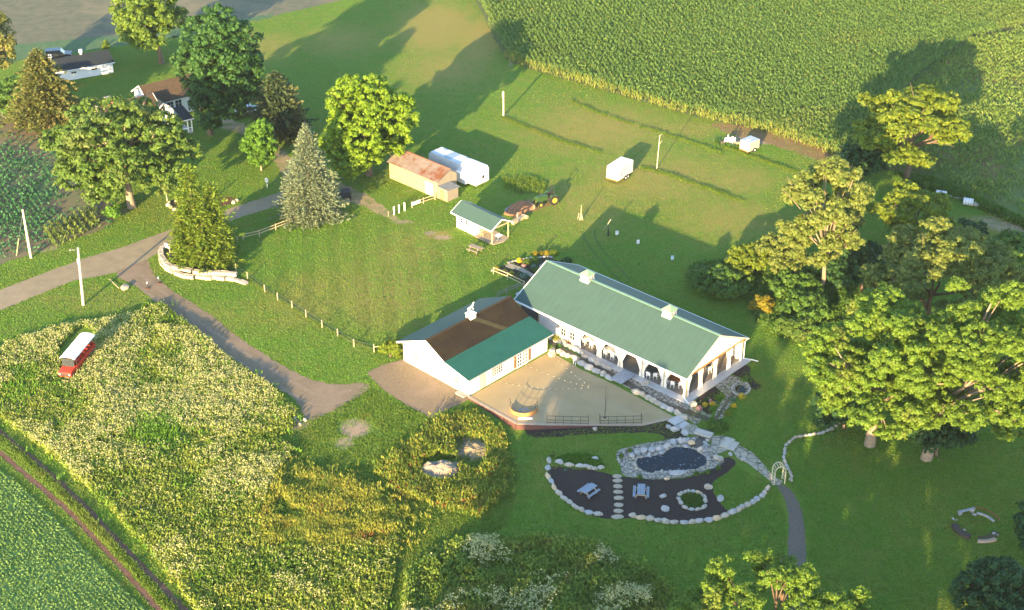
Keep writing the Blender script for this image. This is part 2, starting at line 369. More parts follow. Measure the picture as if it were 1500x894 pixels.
sheet('dirt_track', RUT1, dirtm, .014, amp=.12, sm=0, seed=3); sheet('dirt_track', RUT2, dirtm, .014, amp=.12, sm=0, seed=4)
tyrem = mat('pressed_grass', (.075, .13, .02), (.09, .14, .024), 2, .95, .4, 8)
z820 = Z(820, 280, 7.45)
for k, pts in enumerate(([(245, 440), (260, 520), (330, 620), (450, 760), (560, 890), (700, 1020)], [(385, 420), (375, 490), (420, 590), (540, 720), (650, 840), (760, 960)])):
    sheet('wheel_track', ribbon(gl([z820(*p) for p in pts]), .42), tyrem, .008, amp=.08, sm=0, seed=k)

# ------------------------------------------------------------------ morning haze over the whole place
def haze():
    b = MB().box((0, 700, 49), (3000, 3000, 102)); m = bpy.data.materials.new('haze_air'); m.use_nodes = True; t = m.node_tree
    t.nodes.remove(t.nodes['Principled BSDF']); v = t.nodes.new('ShaderNodeVolumePrincipled'); v.inputs['Density'].default_value = HAZE; v.inputs['Color'].default_value = (.80, .88, .90, 1); v.inputs['Anisotropy'].default_value = .1
    t.links.new(v.outputs[0], t.nodes['Material Output'].inputs['Volume']); tag(b.build('haze', m), None, None, None, 'stuff')
HAZE = .00007
haze()

# ------------------------------------------------------------------ building parts
def window(parent, c, ax, wd, ht, cols, rows, fm=None, gm=None, arch=False, name='window', fw=.04):
    """ax: outward direction 'x','-x','y','-y' in the parent's frame; c lies on the wall face"""
    fm = fm or trimw; gm = gm or glass
    s = -1 if ax[0] == '-' else 1; k = ax[-1]
    def P(a, d, z): return (c[0]+a, c[1]+s*d, c[2]+z) if k == 'y' else (c[0]+s*d, c[1]+a, c[2]+z)
    def D(a, d, z): return (a, d, z) if k == 'y' else (d, a, z)
    b = MB()
    for q in (-1, 1):
        b.box(P(q*(wd/2), .03, 0), D(fw*1.6, .07, ht+fw*1.6)); b.box(P(0, .03, q*ht/2), D(wd-fw*1.6, .066, fw*1.6))
    for i in range(1, cols): b.box(P(-wd/2+wd*i/cols, .032, 0), D(fw*.7, .05, ht-fw*1.6))
    for j in range(1, rows): b.box(P(0, .030, -ht/2+ht*j/rows), D(wd-fw*1.6, .046, fw*.7))
    if arch:
        r = wd/2; pts = [P(r*math.cos(a), .03, ht/2+r*math.sin(a)) for a in np.linspace(0, math.pi, 9)]
        b.tube(pts, fw*.8, 4)
        for a in (.8, 1.57, 2.34): b.bar(P(0, .03, ht/2), P(r*math.cos(a), .03, ht/2+r*math.sin(a)), fw*.6)
    o = b.build(name, fm, parent)
    g = MB().box(P(0, .012, 0), D(wd-.02, .016, ht-.02))
    if arch:
        pr = [(r*math.cos(a), r*math.sin(a)+ht/2) for a in np.linspace(0, math.pi, 11)]
        v = [P(a, .005, z) for a, z in pr]+[P(a, .02, z) for a, z in pr]; n = len(pr)
        g.add(v, [tuple(range(n)), tuple(range(2*n-1, n-1, -1))]+[(i, n+i, n+(i+1) % n, (i+1) % n) for i in range(n)])
    g.build('pane', gm, o); return o

# ------------------------------------------------------------------ white barn with green and brown roof
bA = G(686, 581); bA.z = 0
barn = thing('barn', 'white barn with brown shingles, a green front roof and a horse ornament on its ridge', 'barn', bA, R(46.3))
BL = 13.3
MB().ext([(0, -1.2), (10.8, -1.2), (10.8, 2.72), (6.4, 4.62), (3.2, 2.95), (0, 2.4)], 0, BL, 'x').build('wall', white, barn)
_pr = MB().slab([(-.45, -.55, 2.48), (BL+.45, -.55, 2.48), (BL+.45, 3.35, 3.30), (-.45, 3.35, 3.30)], .12)
prf = MB(); prf.v, prf.f = list(_pr.v), list(_pr.f)
for k in range(13): y_ = -.4+k*.3; z_ = 2.48+(y_+.55)*.82/3.9; prf.bar((-.44, y_, z_+.012), (BL+.44, y_, z_+.012), .07, .03)
prf.build('porch_roof', roofgreen2, barn)
MB().slab([(-.40, 3.05, 3.10), (BL+.4, 3.05, 3.10), (BL+.4, 6.4, 4.86), (-.40, 6.4, 4.86)], .11).build('roof_slope', roofbrown, barn)
MB().slab([(-.42, 6.402, 4.865), (BL+.4, 6.402, 4.865), (BL+.4, 11.45, 2.60), (-.42, 11.45, 2.60)], .11).build('roof_slope', roofgreen, barn)
b = MB(); b.bar((-.44, 6.4, 4.89), (BL+.42, 6.4, 4.89), .3, .06); b.build('ridge_cap', mat('ridge_brown', (.055, .038, .02), (.04, .03, .016), 3, .9), barn)
b = MB()
for p, q in (((-.46, 3.1, 3.02), (-.46, 6.4, 4.77)), ((-.46, 6.4, 4.77), (-.46, 11.45, 2.51)), ((-.47, -.55, 2.36), (-.47, 3.05, 3.12))): b.bar(p, q, .05, .2)
b.build('rake_board', trimw, barn)
MB().bar((-.45, -.58, 2.38), (BL+.45, -.58, 2.38), .05, .16).build('gutter', mat('grey_gutter', (.35, .36, .36), None, 3, .5), barn)
s = MB().slab([(6.7, 6.1, 4.716), (7.5, 6.1, 4.716), (10.0, 3.4, 3.30), (9.2, 3.4, 3.30)], .012); s.build('roof_streak', mat('green_streak', (.048, .046, .02), (.034, .032, .015), 2, .95), barn)
window(barn, (4.7, 0, 1.35), '-y', 1.75, 1.15, 5, 3); window(barn, (0, 8.75, 1.45), '-x', .95, .95, 3, 3); window(barn, (0, 1.75, 1.35), '-x', 1.0, .95, 3, 3)
d = MB().box((2.3, -.03, .99), (.95, .06, 1.98)); d = d.build('door', mat('tan_door', (.62, .50, .34), (.56, .45, .30), 3, .6), barn)
MB().box((2.65, -.085, 1.0), (.06, .06, .06)).build('handle', greymetal, d)
for i, x in enumerate((8.45, 9.4)): window(barn, (x, 0, 1.02), '-y', .85, 1.9, 2, 4, name='french_door', fw=.1)
for x in (7.72, 10.12): MB().box((x, -.035, 1.1), (.42, .07, 1.85)).build('shutter', mat('brown_shutter', (.20, .12, .06), None, 5, .7), barn)
MB().box((-.02, 5.2, -.35), (.06, 10.9, .9)).build('foundation', conc, barn)
MB().box((-.35, .75, .05), (.7, 1.4, .18)).build('doorstep', conc, barn)
cup = MB().box((6.9, 6.4, 5.06), (.85, .85, .62)).box((6.9, 6.4, 5.40), (1.0, 1.0, .08)).build('cupola', trimw, barn)
hm = mat('patina_metal', (.62, .66, .58), (.50, .56, .48), 6, .5)
hb = MB(); X0, Y0, Z0 = 6.9, 6.4, 5.44
hb.cyl((X0, Y0, Z0), (X0, Y0, Z0+.3), .05)
hb.tube([(X0-.32, Y0, Z0+.72), (X0-.1, Y0, Z0+.70), (X0+.15, Y0, Z0+.78), (X0+.3, Y0, Z0+.86)], [.12, .14, .13, .13], 8)
hb.tube([(X0+.28, Y0, Z0+.86), (X0+.42, Y0, Z0+1.08), (X0+.47, Y0, Z0+1.2), (X0+.62, Y0, Z0+1.12)], [.11, .08, .075, .045], 8)
for dx, ex in ((-.28, -.36), (-.2, -.05), (.25, .5), (.28, .40)):
    hb.tube([(X0+dx, Y0, Z0+.68), (X0+(dx+ex)/2, Y0, Z0+.45), (X0+ex, Y0, Z0+.26)], [.06, .04, .03], 5)
hb.tube([(X0-.34, Y0, Z0+.78), (X0-.5, Y0, Z0+.74), (X0-.55, Y0, Z0+.5)], [.04, .05, .02], 5)
hb.build('horse_ornament', hm, cup)

# ------------------------------------------------------------------ pavilion
pQ = G(1004.6, 583)
pav = thing('pavilion', 'long open pavilion with a pale green metal roof, white curtains and two white cupolas', 'pavilion', (pQ.x, pQ.y, 0), R(-42.6))
PX0, PX1 = -25.95, .38
MB().prism([(-25.9, -1.0), (.95, -1.0), (.95, 11.5), (-25.9, 11.5)], -.6, .10).build('floor_slab', mat('pale_concrete', (.50, .49, .47), (.42, .41, .40), 2, .8, .1, 20), pav)
MB().prism([(-25.5, -.05), (-.15, -.05), (-.15, 10.9), (-25.5, 10.9)], .095, .106).build('floor_paving', mat('stamped_floor', (.22, .19, .155), (.16, .14, .12), 1.2, .7, .2, 5), pav)
_ps = MB().slab([(PX0, -.55, 2.98), (PX1, -.55, 2.98), (PX1, 5.45, 6.02), (PX0, 5.45, 6.02)], .1)
for k in range(29): x_ = PX0+.4+k*.9; _ps.bar((x_, -.54, 2.995), (x_, 5.40, 6.005), .045, .03)
_ps.build('roof_slope', roofgreen, pav)
MB().slab([(PX0, 5.452, 6.022), (PX1, 5.452, 6.022), (PX1, 11.45, 2.98), (PX0, 11.45, 2.98)], .1).build('roof_slope', roofgreen, pav)
MB().bar((PX0-.01, 5.45, 6.04), (PX1+.01, 5.45, 6.04), .34, .05).build('ridge_cap', mat('pale_green_cap', (.20, .33, .22), None, 2, .45), pav)
b = MB(); b.bar((PX0, -.6, 2.88), (PX1+.03, -.6, 2.88), .08, .22); b.bar((PX0, 11.5, 2.88), (PX1+.03, 11.5, 2.88), .08, .2)
b.bar((PX0-.04, -.6, 2.92), (PX0-.04, 5.45, 5.98), .07, .2); b.bar((PX0-.04, 5.45, 5.98), (PX0-.04, 11.45, 2.92), .07, .2)
b.build('fascia', trimw, pav)
b = MB(); b.bar((PX1+.03, -.55, 2.90), (PX1+.03, 5.45, 5.95), .06, .16); b.bar((PX1+.03, 5.45, 5.95), (PX1+.03, 11.45, 2.90), .06, .16)
b.build('rake_board', mat('cream_board', (.72, .62, .48), None, 3, .6), pav)
for x in (0.02, -25.55):
    MB().ext([(-.4, 3.0), (11.3, 3.0), (5.45, 5.86)], x-.06, x+.06, 'x').build('gable', white, pav)
MB().bar((.09, -.4, 2.93), (.09, 11.3, 2.93), .12, .2).build('gable_beam', orangewood, pav)
MB().bar((PX0+.3, 0, 2.78), (PX1-.2, 0, 2.78), .14, .22).build('eave_beam', orangewood, pav); MB().bar((PX0+.3, 10.8, 2.78), (PX1-.2, 10.8, 2.78), .14, .22).build('eave_beam', orangewood, pav)
front = [0, -3.15, -6.3, -9.5, -12.7, -16.0, -19.2, -22.35, -25.4]; side = [2.55, 5.35, 8.1, 10.8]
for x in front:
    MB().box((x, 0, 1.4), (.16, .16, 2.62)).build('post', lightwood, pav)
    if x < 0: MB().box((x, 10.8, 1.4), (.16, .16, 2.62)).build('post', lightwood, pav)
for y in side: MB().box((0, y, 1.4), (.16, .16, 2.62)).build('post', lightwood, pav)
def curtain(x, y, ax, s, full=1.1, seed=0):
    """a tied-back cloth panel: wide at the beam, gathered at waist height; s = side it spreads to"""
    r = random.Random(seed); zs = [2.66, 2.3, 1.9, 1.5, 1.15, .95, .6, .12]; wd = [full, full*.82, full*.6, full*.4, .24, .2, .26, .32]; n = 15
    v = []; f = []
    for z, q in zip(zs, wd):
        for i in range(n):
            a = .09+q*i/(n-1); o = .07*math.sin(i*1.9+seed)+.02*r.uniform(-1, 1)
            v.append((x+s*a, y-.10+o, z) if ax == 'x' else (x+.10+o, y+s*a, z))
    for j in range(len(zs)-1):
        for i in range(n-1): f.append((j*n+i, j*n+i+1, (j+1)*n+i+1, (j+1)*n+i))
    k = len(v); off = (0, .03, 0) if ax == 'x' else (-.03, 0, 0)
    v += [tuple(a+b for a, b in zip(p, off)) for p in v]; f += [tuple(i+k for i in q[::-1]) for q in f]
    MB().add(v, f).build('curtain', cloth, pav, smooth=True)
for i, x in enumerate(front[:6]):
    if i > 0: curtain(x, 0, 'x', 1, 1.0, i)
    if i < 5: curtain(x, 0, 'x', -1, 1.0, i+20)
curtain(0, 0, 'y', 1, .7, 41)
for i, y in enumerate(side): curtain(0, y, 'y', -1, .55, 50+i)
for i, y in enumerate(side[:3]): curtain(0, y, 'y', 1, .35, 60+i)
for x in (-.3, -3.15, -6.3, -9.5):
    curtain(x, 10.75, 'x', -1, 1.2, int(70-x))
MB().box((-1.6, 10.85, 1.4), (2.9, .05, 2.55)).build('side_panel', cloth, pav)
pw = MB().box((-17.6, 0, 1.43), (3.05, .07, 2.62)).build('side_panel', cloth, pav)
for x in (-18.35, -16.95): window(pav, (x, -.035, 1.25), '-y', .85, 1.05, 2, 2, arch=True)
MB().box((-20.8, 0, 1.43), (2.98, .07, 2.62)).build('side_panel', mat('shaded_white_vinyl', (.60, .60, .62), None, 3, .6), pav)  # solid white panel; the shade on it is put into this greyer colour
MB().box((-23.9, 0, 1.4), (2.95, .06, 2.55)).build('side_panel', mat('dark_screen', (.06, .06, .065), None, 3, .6), pav)
b = MB(); b.box((-24.2, -.5, .55), (1.0, .7, .95)); b.build('air_conditioner', greymetal, pav)
MB().box((-25.45, 5.4, 1.43), (.08, 10.7, 2.62)).build('end_wall', white, pav)
for x in (-19.4, -6.9):
    c = MB().box((x, 5.45, 6.12), (1.15, 1.15, .95)).box((x, 5.45, 6.61), (1.32, 1.32, .07))
    c.box((x, 5.45, 5.78), (1.3, 1.3, .3)); cu = c.build('cupola', trimw, pav)
    lv = MB()
    for dz in (-.1, .05, .2, .35):
        for q in (-.27, .27):
            lv.box((x+q, 5.45-.59, 6.05+dz), (.4, .04, .09)); lv.box((x+.59, 5.45+q, 6.05+dz), (.04, .4, .09))
    lv.build('louvre', mat('louvre_grey', (.16, .17, .17), None, 4, .6), cu)
    rf = MB(); q = .74; rf.add([(x-q, 5.45-q, 6.645), (x+q, 5.45-q, 6.645), (x+q, 5.45+q, 6.645), (x-q, 5.45+q, 6.645), (x, 5.45, 7.25)], [(3, 2, 1, 0), (0, 1, 4), (1, 2, 4), (2, 3, 4), (3, 0, 4)])
    rf.build('cupola_roof', mat('cupola_green', (.20, .32, .20), None, 2, .5), cu)
# down pipes at the two outer corners
for y, s in ((-.5, -1), (11.3, 1)):
    b = MB(); b.tube([(.3, y, 2.85), (.15, y*.98, 2.5), (.15, y*.98, .25), (1.0, y+s*.35, .14), (1.7, y+s*.6, .09)], .06, 6); b.build('down_pipe', trimw, pav)

# furniture under the pavilion roof
def table_round(px, py, label, top, rad=.9, group='round tables in the pavilion'):
    p = G(px, py, .75); t = thing('round_table', label, 'table', (p.x, p.y, .106), 0, group)
    MB().cyl((0, 0, .70), (0, 0, .74), rad, n=24).build('tabletop', top, t)
    for k in range(4):
        a = k*math.pi/2+.6; MB().cyl((.5*math.cos(a), .5*math.sin(a), 0), (.45*math.cos(a), .45*math.sin(a), .70), .025, n=6).build('leg', greymetal, t)
    return p
chair_proto = None
def chair(x, y, rz, label):
    global chair_proto
    if chair_proto is None:
        t = thing('folding_chair', label, 'chair', (x, y, .106), rz, 'white folding chairs under the pavilion roof')
        MB().box((0, 0, .45), (.46, .44, .05)).build('seat', trimw, t)
        b = MB()
        for z in (.62, .74, .86): b.box((0, .22, z), (.42, .04, .08))
        b.build('backrest', trimw, t)
        for sx in (-.2, .2):
            MB().bar((sx, -.22, 0), (sx, .18, .45), .04).build('leg', trimw, t); MB().bar((sx, .24, 0), (sx, .22, .92), .04).build('leg', trimw, t)
        chair_proto = t; return t
    c = copy_tree(chair_proto); c.location = (x, y, .106); c.rotation_euler = (0, 0, rz); c['label'] = label; return c
def ring(p, r, angs, labs):
    for a, l in zip(angs, labs): chair(p.x+r*math.cos(R(a)), p.y+r*math.sin(R(a)), R(a)-math.pi/2, l)
darktop = mat('dark_tabletop', (.07, .075, .085), (.09, .09, .10), 3, .4); browntop = mat('brown_tabletop', (.26, .11, .05), (.20, .09, .04), 3, .5)
p = table_round(957, 540, 'round table with a dark grey top in the second open bay from the pavilion corner', darktop)
ring(p, 1.15, (200, 240, 275, 310, 345, 30, 90, 150), ['white folding chair at the dark round table, '+s for s in ('at its left edge', 'front left of it', 'front centre of it', 'front right of it', 'at its right edge', 'behind it on the right', 'directly behind it', 'behind it on the left')])
p = table_round(991, 553, 'round brown table in the end bay beside the pavilion corner', browntop)
ring(p, 1.15, (205, 245, 285, 20, 95), ['white folding chair at the brown round table, '+s for s in ('at its left edge', 'front left of it', 'front right of it', 'at its right side', 'directly behind it')])
p = table_round(1030, 532, 'round dark table deep inside behind the gable end posts', darktop)
ring(p, 1.15, (240, 300, 0, 60, 180), ['white folding chair at the table behind the gable posts, '+s for s in ('front left of it', 'front right of it', 'at its right side', 'behind it on the right', 'at its left side')])
for (px, py), w1 in (((868, 497), 'under the first open bay beside the arched window panels'), ((899, 514), 'under the second open bay from the arched window panels')):
    p = G(px, py, .75); t = thing('long_table', 'long table with a white cloth '+w1, 'table', (p.x, p.y, .106), R(-42.6), 'long clothed tables in the pavilion')
    MB().box((0, 0, .72), (2.2, .78, .05)).build('tabletop', cloth, t)
    for sx in (-.95, .95):
        for sy in (-.3, .3): MB().cyl((sx, sy, 0), (sx, sy, .70), .025, n=6).build('leg', greymetal, t)
    MB().ext([(-.41, .40), (-.40, .752), (.40, .752), (.41, .40), (.395, .40), (.385, .735), (-.385, .735), (-.395, .40)], -1.13, 1.13, 'x').build('cloth', cloth, t)
    M = Matrix.Rotation(R(-42.6), 3, 'Z')
    for sx, sd in ((-.55, 'left'), (.55, 'right')):
        q = p+M @ Vector((sx, -.75, 0)); chair(q.x, q.y, R(-42.6)+math.pi, sd+' white chair at the long table '+w1.replace('under the', 'in the').replace(' beside the arched window panels', ' by the arched windows').replace(' from the arched window panels', ' from the arched windows'))

# ------------------------------------------------------------------ patio with brick retaining wall
PAT = gl([(687, 583), (757, 627.5), (800, 627), (940, 623), (989, 612), (960, 596), (900, 564), (850, 541), (812, 519), (803, 517)])
for p in PAT: p.z = 0
sand = mat('tan_concrete', (.36, .272, .135), (.315, .24, .122), .5, .85, .15, 18, c3=(.365, .285, .16), sc3=.18)
pt = MB().prism(PAT, -1.5, .02).build('patio', sand); tag(pt, None, None, None, 'structure')
b = MB()
for i in range(4): 
    p, q = PAT[i].copy(), PAT[i+1].copy(); p.z = q.z = .035; b.bar(p, q, .36, .05)
tag(b.build('patio_edging', mat('pale_edging', (.42, .32, .22), (.34, .27, .19), 2, .85, .2, 9)), None, None, None, 'structure')
def bwall(name, P4, label):
    b = MB()
    for i in range(len(P4)-1):
        p, q = P4[i].copy(), P4[i+1].copy(); p.z = q.z = -.56; b.bar(p, q, .30, 1.16)
    m, t, pr = _nodes('brick_wall'); v = coord(t)
    bk = t.nodes.new('ShaderNodeTexBrick'); bk.inputs['Scale'].default_value = 4; bk.inputs['Color1'].default_value = (.12, .042, .032, 1); bk.inputs['Color2'].default_value = (.09, .035, .028, 1); bk.inputs['Mortar'].default_value = (.10, .06, .05, 1); bk.inputs['Mortar Size'].default_value = .02
    mp = t.nodes.new('ShaderNodeMapping'); mp.inputs['Rotation'].default_value = (R(90), 0, R(-30)); t.links.new(v, mp.inputs[0]); t.links.new(mp.outputs[0], bk.inputs['Vector'])
    t.links.new(bk.outputs[0], pr.inputs['Base Color']); pr.inputs['Roughness'].default_value = .9
    o = b.build(name, m); tag(o, label, 'wall')
off = Vector((-.05, -.12, 0))
bwall('retaining_wall', [p+off for p in PAT[:5]], 'dark red brick retaining wall along the front edges of the tan patio')
# joints sawn in the patio
b = MB()
for (a, c2) in (((891, 572), (884, 625)), ((782, 602), (818, 588)), ((818, 588), (806, 622))):
    p, q = G(*a), G(*c2); p.z = q.z = .022; b.bar(p, q, .025, .012)
tag(b.build('patio_joint', mat('joint_dark', (.20, .16, .12), None, 4, .9)), None, None, None, 'structure')
sheet('mulch_strip', gl([(765, 622), (800, 618), (880, 616), (944, 614), (985, 606), (1012, 632), (1002, 643), (985, 648), (966, 651), (975, 641), (960, 634), (900, 635), (850, 637), (810, 641), (775, 641)]), mulch, .012, amp=.1)

# curved seat wall with a rail, on the patio
fc = G(767, 603)
ft = thing('curved_rail', 'half circle of stained wood skirting with a dark rail above it on the patio corner', 'railing', (fc.x, fc.y, .02), 0)
r0 = 1.52; A0 = np.linspace(R(183), R(357), 25)
v = []; f = []
for a in A0:
    for rr, z in ((r0, 0), (r0+.06, 0), (r0+.06, .46), (r0, .46)): v.append((rr*math.cos(a), rr*math.sin(a), z))
for i in range(24):
    for k in range(4): f.append((i*4+k, i*4+(k+1) % 4, i*4+4+(k+1) % 4, i*4+4+k))
f += [(0, 1, 2, 3), (99, 98, 97, 96)]
MB().add(v, f).build('skirting', orangewood, ft)
for z, rr in ((1.22, .03), (.82, .018)): MB().tube([(r0*math.cos(a), r0*math.sin(a), z) for a in A0], rr, 6).build('rail', darkm, ft)
for i in (0, 4, 8, 12, 16, 20, 24):
    MB().cyl((r0*math.cos(A0[i]), r0*math.sin(A0[i]), 0), (r0*math.cos(A0[i]), r0*math.sin(A0[i]), 1.5 if i in (0, 24) else 1.22), .03, n=6).build('post', darkm, ft)
MB().box((0, -.2, .02), (1.1, .5, .04)).build('base_plate', conc, ft)
MB().box((.2, -1.9, .03), (1.6, .35, .05)).build('step', trimw, ft)
def railing(a, c2, label, n=6):
    p, q = G(*a), G(*c2); p.z = q.z = 0; d = q-p; L = d.length; t = thing('patio_railing', label, 'railing', (p.x, p.y, .03), math.atan2(d.y, d.x), 'metal railings along the patio front')
    for z in (.15, .5, 1.02): MB().bar((0, 0, z), (L, 0, z), .04).build('rail', darkm, t)
    for i in range(n): MB().box((L*i/(n-1), 0, .5), (.045, .045, 1.04)).build('post', darkm, t)
    for i in (0, n-1): MB().bar((L*i/(n-1), 0, 1.0), (L*i/(n-1), .75, .95), .04).build('return_rail', darkm, t); MB().box((L*i/(n-1), .75, .47), (.04, .04, .95)).build('return_post', darkm, t)
    return t
railing((801, 625.5), (862, 624), 'dark metal railing on the patio front edge, beside the curved wooden rail')
railing((879, 623), (940, 621), 'dark metal railing on the patio front edge, nearer the stone steps')
# light pole and three light strings
lp = G(886, 612.5); lz = 4.0
lpt = thing('light_pole', 'thin dark pole on the patio that holds the ends of three light strings', 'pole', (lp.x, lp.y, .02))
MB().cyl((0, 0, 0), (0, 0, lz), .035, .03, 8).build('mast', darkm, lpt); MB().cyl((0, 0, 0), (0, 0, .04), .18, n=12).build('base', darkm, lpt)
bulbm, _t, _p = _nodes('lamp_bulb'); _p.inputs['Base Color'].default_value = (.6, .52, .36, 1); _p.inputs['Emission Color'].default_value = (1, .78, .42, 1); _p.inputs['Emission Strength'].default_value = .12
BM = Matrix.Rotation(R(46.3), 3, 'Z')
node = G(866, 567, 3.75); tie = Vector((lp.x, lp.y, lz-.05))
def string(x_on_eave, sag, label, nb):
    a = bA+BM @ Vector((x_on_eave, -.6, 2.4)); c = node; pts = []
    for i in range(25):
        u = i/24; p = a.lerp(c, u); p.z -= 4*sag*u*(1-u); pts.append(p)
    pts += [c.lerp(tie, .5), tie]
    t = thing('light_string', label, 'lights', a, 0, 'light strings over the patio')
    MB().tube([p-a for p in pts], .012, 4).build('cable', darkm, t)
    for i in range(nb):
        u = (i+.5)/nb*24; k = int(u); p = pts[k].lerp(pts[k+1], u-k)-a
        b = MB(); b.cyl(p, p+Vector((0, 0, -.07)), .03, .022, 6); b.tube([p+Vector((0, 0, -.05)), p+Vector((0, 0, -.08)), p+Vector((0, 0, -.12))], [.012, .019, .006], 6); b.build('bulb', bulbm, t)
string(1.2, .75, 'string of lights from the near barn corner, sagging lowest over the patio', 18)
string(6.6, .45, 'string of lights from the middle of the barn eave to the patio pole', 14)
string(11.4, .35, 'string of lights from the far end of the barn eave to the patio pole', 12)

# ------------------------------------------------------------------ small green-roofed shed with open porch
sA, sB = G(668.8, 333), G(695.6, 345.8); ux = (sB-sA).normalized(); rz = math.atan2(ux.y, ux.x)
shed = thing('porch_shed', 'small white shed with a green metal roof reaching over an open porch', 'shed', sA, rz)
Wl = (sB-sA).length; po = G(720.5, 358)-sA; Lx = po.dot(ux); po2 = G(746, 348)-sA; ny = Vector((-ux.y, ux.x, 0)); Wd = (po2-po).dot(ny)
e = 2.35; rg = 3.35
MB().ext([(0, -.1), (Wd, -.1), (Wd, e), (Wd/2, rg-.12), (0, e)], 0, Wl, 'x').build('wall', whiteclap, shed)
MB().slab([(-.6, -.5, e-.08), (Lx+.35, -.5, e-.08), (Lx+.35, Wd/2, rg), (-.6, Wd/2, rg)], .08).build('roof_slope', roofgreen, shed)
MB().slab([(-.6, Wd/2+.002, rg+.003), (Lx+.35, Wd/2+.002, rg+.003), (Lx+.35, Wd+.5, e-.08), (-.6, Wd+.5, e-.08)], .08).build('roof_slope', roofgreen, shed)
b = MB(); b.bar((-.62, -.52, e-.14), (Lx+.37, -.52, e-.14), .05, .16)
for x in (-.63, Lx+.38): b.bar((x, -.5, e-.12), (x, Wd/2, rg-.05), .05, .15); b.bar((x, Wd/2, rg-.05), (x, Wd+.5, e-.12), .05, .15)
b.build('fascia', trimw, shed)
for y in (.02, Wd): MB().box((Lx, y, e/2-.05), (.13, .13, e-.02)).build('post', lightwood, shed)
MB().bar((Lx, -.3, e-.12), (Lx, Wd+.3, e-.12), .12, .16).build('beam', lightwood, shed)
for f_ in (.30, .58): window(shed, (Wl*f_, 0, 1.45), '-y', .55, .7, 1, 2)
MB().box((Wl+.03, Wd*.35, 1.0), (.06, .85, 1.95)).build('door', mat('pale_door', (.62, .58, .48), None, 3, .7), shed)
MB().prism([(Wl+.02, -.2), (Lx+.3, -.1), (Lx+.7, Wd*.5), (Lx+.3, Wd*.95), (Wl+.02, Wd)], -.1, .05).build('porch_floor', mat('packed_clay', (.42, .33, .23), (.34, .26, .18), 2, .95, .3, 9), shed)
def at_shed(x, y, z=0): return sA+ux*x+ny*y+Vector((0, 0, z))
q = at_shed(Lx-.2, Wd*.45, .05); t = thing('cafe_table', 'small white square table under the shed porch roof', 'table', q, rz)
MB().box((0, 0, .72), (.85, .85, .05)).build('tabletop', trimw, t); MB().cyl((0, 0, 0), (0, 0, .7), .05).build('pedestal', greymetal, t); MB().box((0, 0, .03), (.5, .5, .05)).build('base', greymetal, t)
q = at_shed(Wl+.75, Wd*.42, .05); t = thing('wooden_bench', 'yellowish wooden bench against the shed wall under the porch', 'bench', q, rz)
MB().box((0, 0, .44), (.5, 1.5, .06)).build('seat', lightwood, t); MB().box((-.22, 0, .72), (.05, 1.5, .36)).build('backrest', lightwood, t)
for sx in (-.2, .2):
    for sy in (-.65, .65): MB().box((sx, sy, .2), (.08, .08, .41)).build('leg', lightwood, t)

# ------------------------------------------------------------------ old tan shed with rusty roof and lean-to
oR, oRR, oL = G(641, 291), G(677, 281.5), G(571, 261)
ux2 = (oR-oL).normalized(); rz = math.atan2(ux2.y, ux2.x); ny2 = Vector((-ux2.y, ux2.x, 0)); OL = (oR-oL).length; OW = (oRR-oR).dot(ny2)
osh = thing('old_shed', 'old tan sided shed with a rusty metal roof and a vine on its corner', 'shed', oL, rz)
ez = ZAT(oR.x, oR.y, 266); rzg = ez+1.15
MB().ext([(0, -.1), (OW, -.1), (OW, ez), (OW*.62, rzg-.06), (0, ez)], 0, OL, 'x').build('wall', tansiding, osh)
MB().ext([(0.02, -.1), (OW-.02, -.1), (OW-.02, ez-.02), (OW*.62, rzg-.1), (0.02, ez-.02)], OL+.004, OL+.05, 'x').build('gable_wall', greysiding, osh)
MB().slab([(-.2, -.3, ez-.02), (OL+.25, -.3, ez-.02), (OL+.25, OW*.62, rzg+.04), (-.2, OW*.62, rzg+.04)], .05).build('roof_slope', roofrust, osh)
MB().slab([(-.2, OW*.62, rzg+.045), (OL+.25, OW*.62, rzg+.045), (OL+.25, OW+.3, ez+.02), (-.2, OW+.3, ez+.02)], .05).build('roof_slope', rooftin, osh)
MB().bar((-.2, OW*.62, rzg+.06), (OL+.26, OW*.62, rzg+.06), .25, .05).build('ridge_cap', mat('rust_cap', (.34, .15, .08), (.25, .11, .06), 4, .8), osh)
lt = MB().ext([(0.1, -.1), (2.3, -.1), (2.3, 1.75), (.1, 1.95)], OL+.06, OL+1.9, 'x').build('lean_to', greysiding, osh)
MB().slab([(OL+.06, -.1, 2.02), (OL+2.15, -.1, 1.9), (OL+2.15, 2.5, 1.75), (OL+.06, 2.5, 1.88)], .06).build('roof', mat('grey_roofing', (.24, .25, .24), (.17, .18, .16), 3, .9), lt)
MB().box((OL+.9, .095, .8), (1.0, .03, 1.55)).build('door', mat('brown_opening', (.30, .20, .12), (.2, .13, .08), 3, .9), lt)
MB().box((OL*.83, -.02, 1.0), (1.5, .04, 1.9)).build('patched_panel', white, osh)

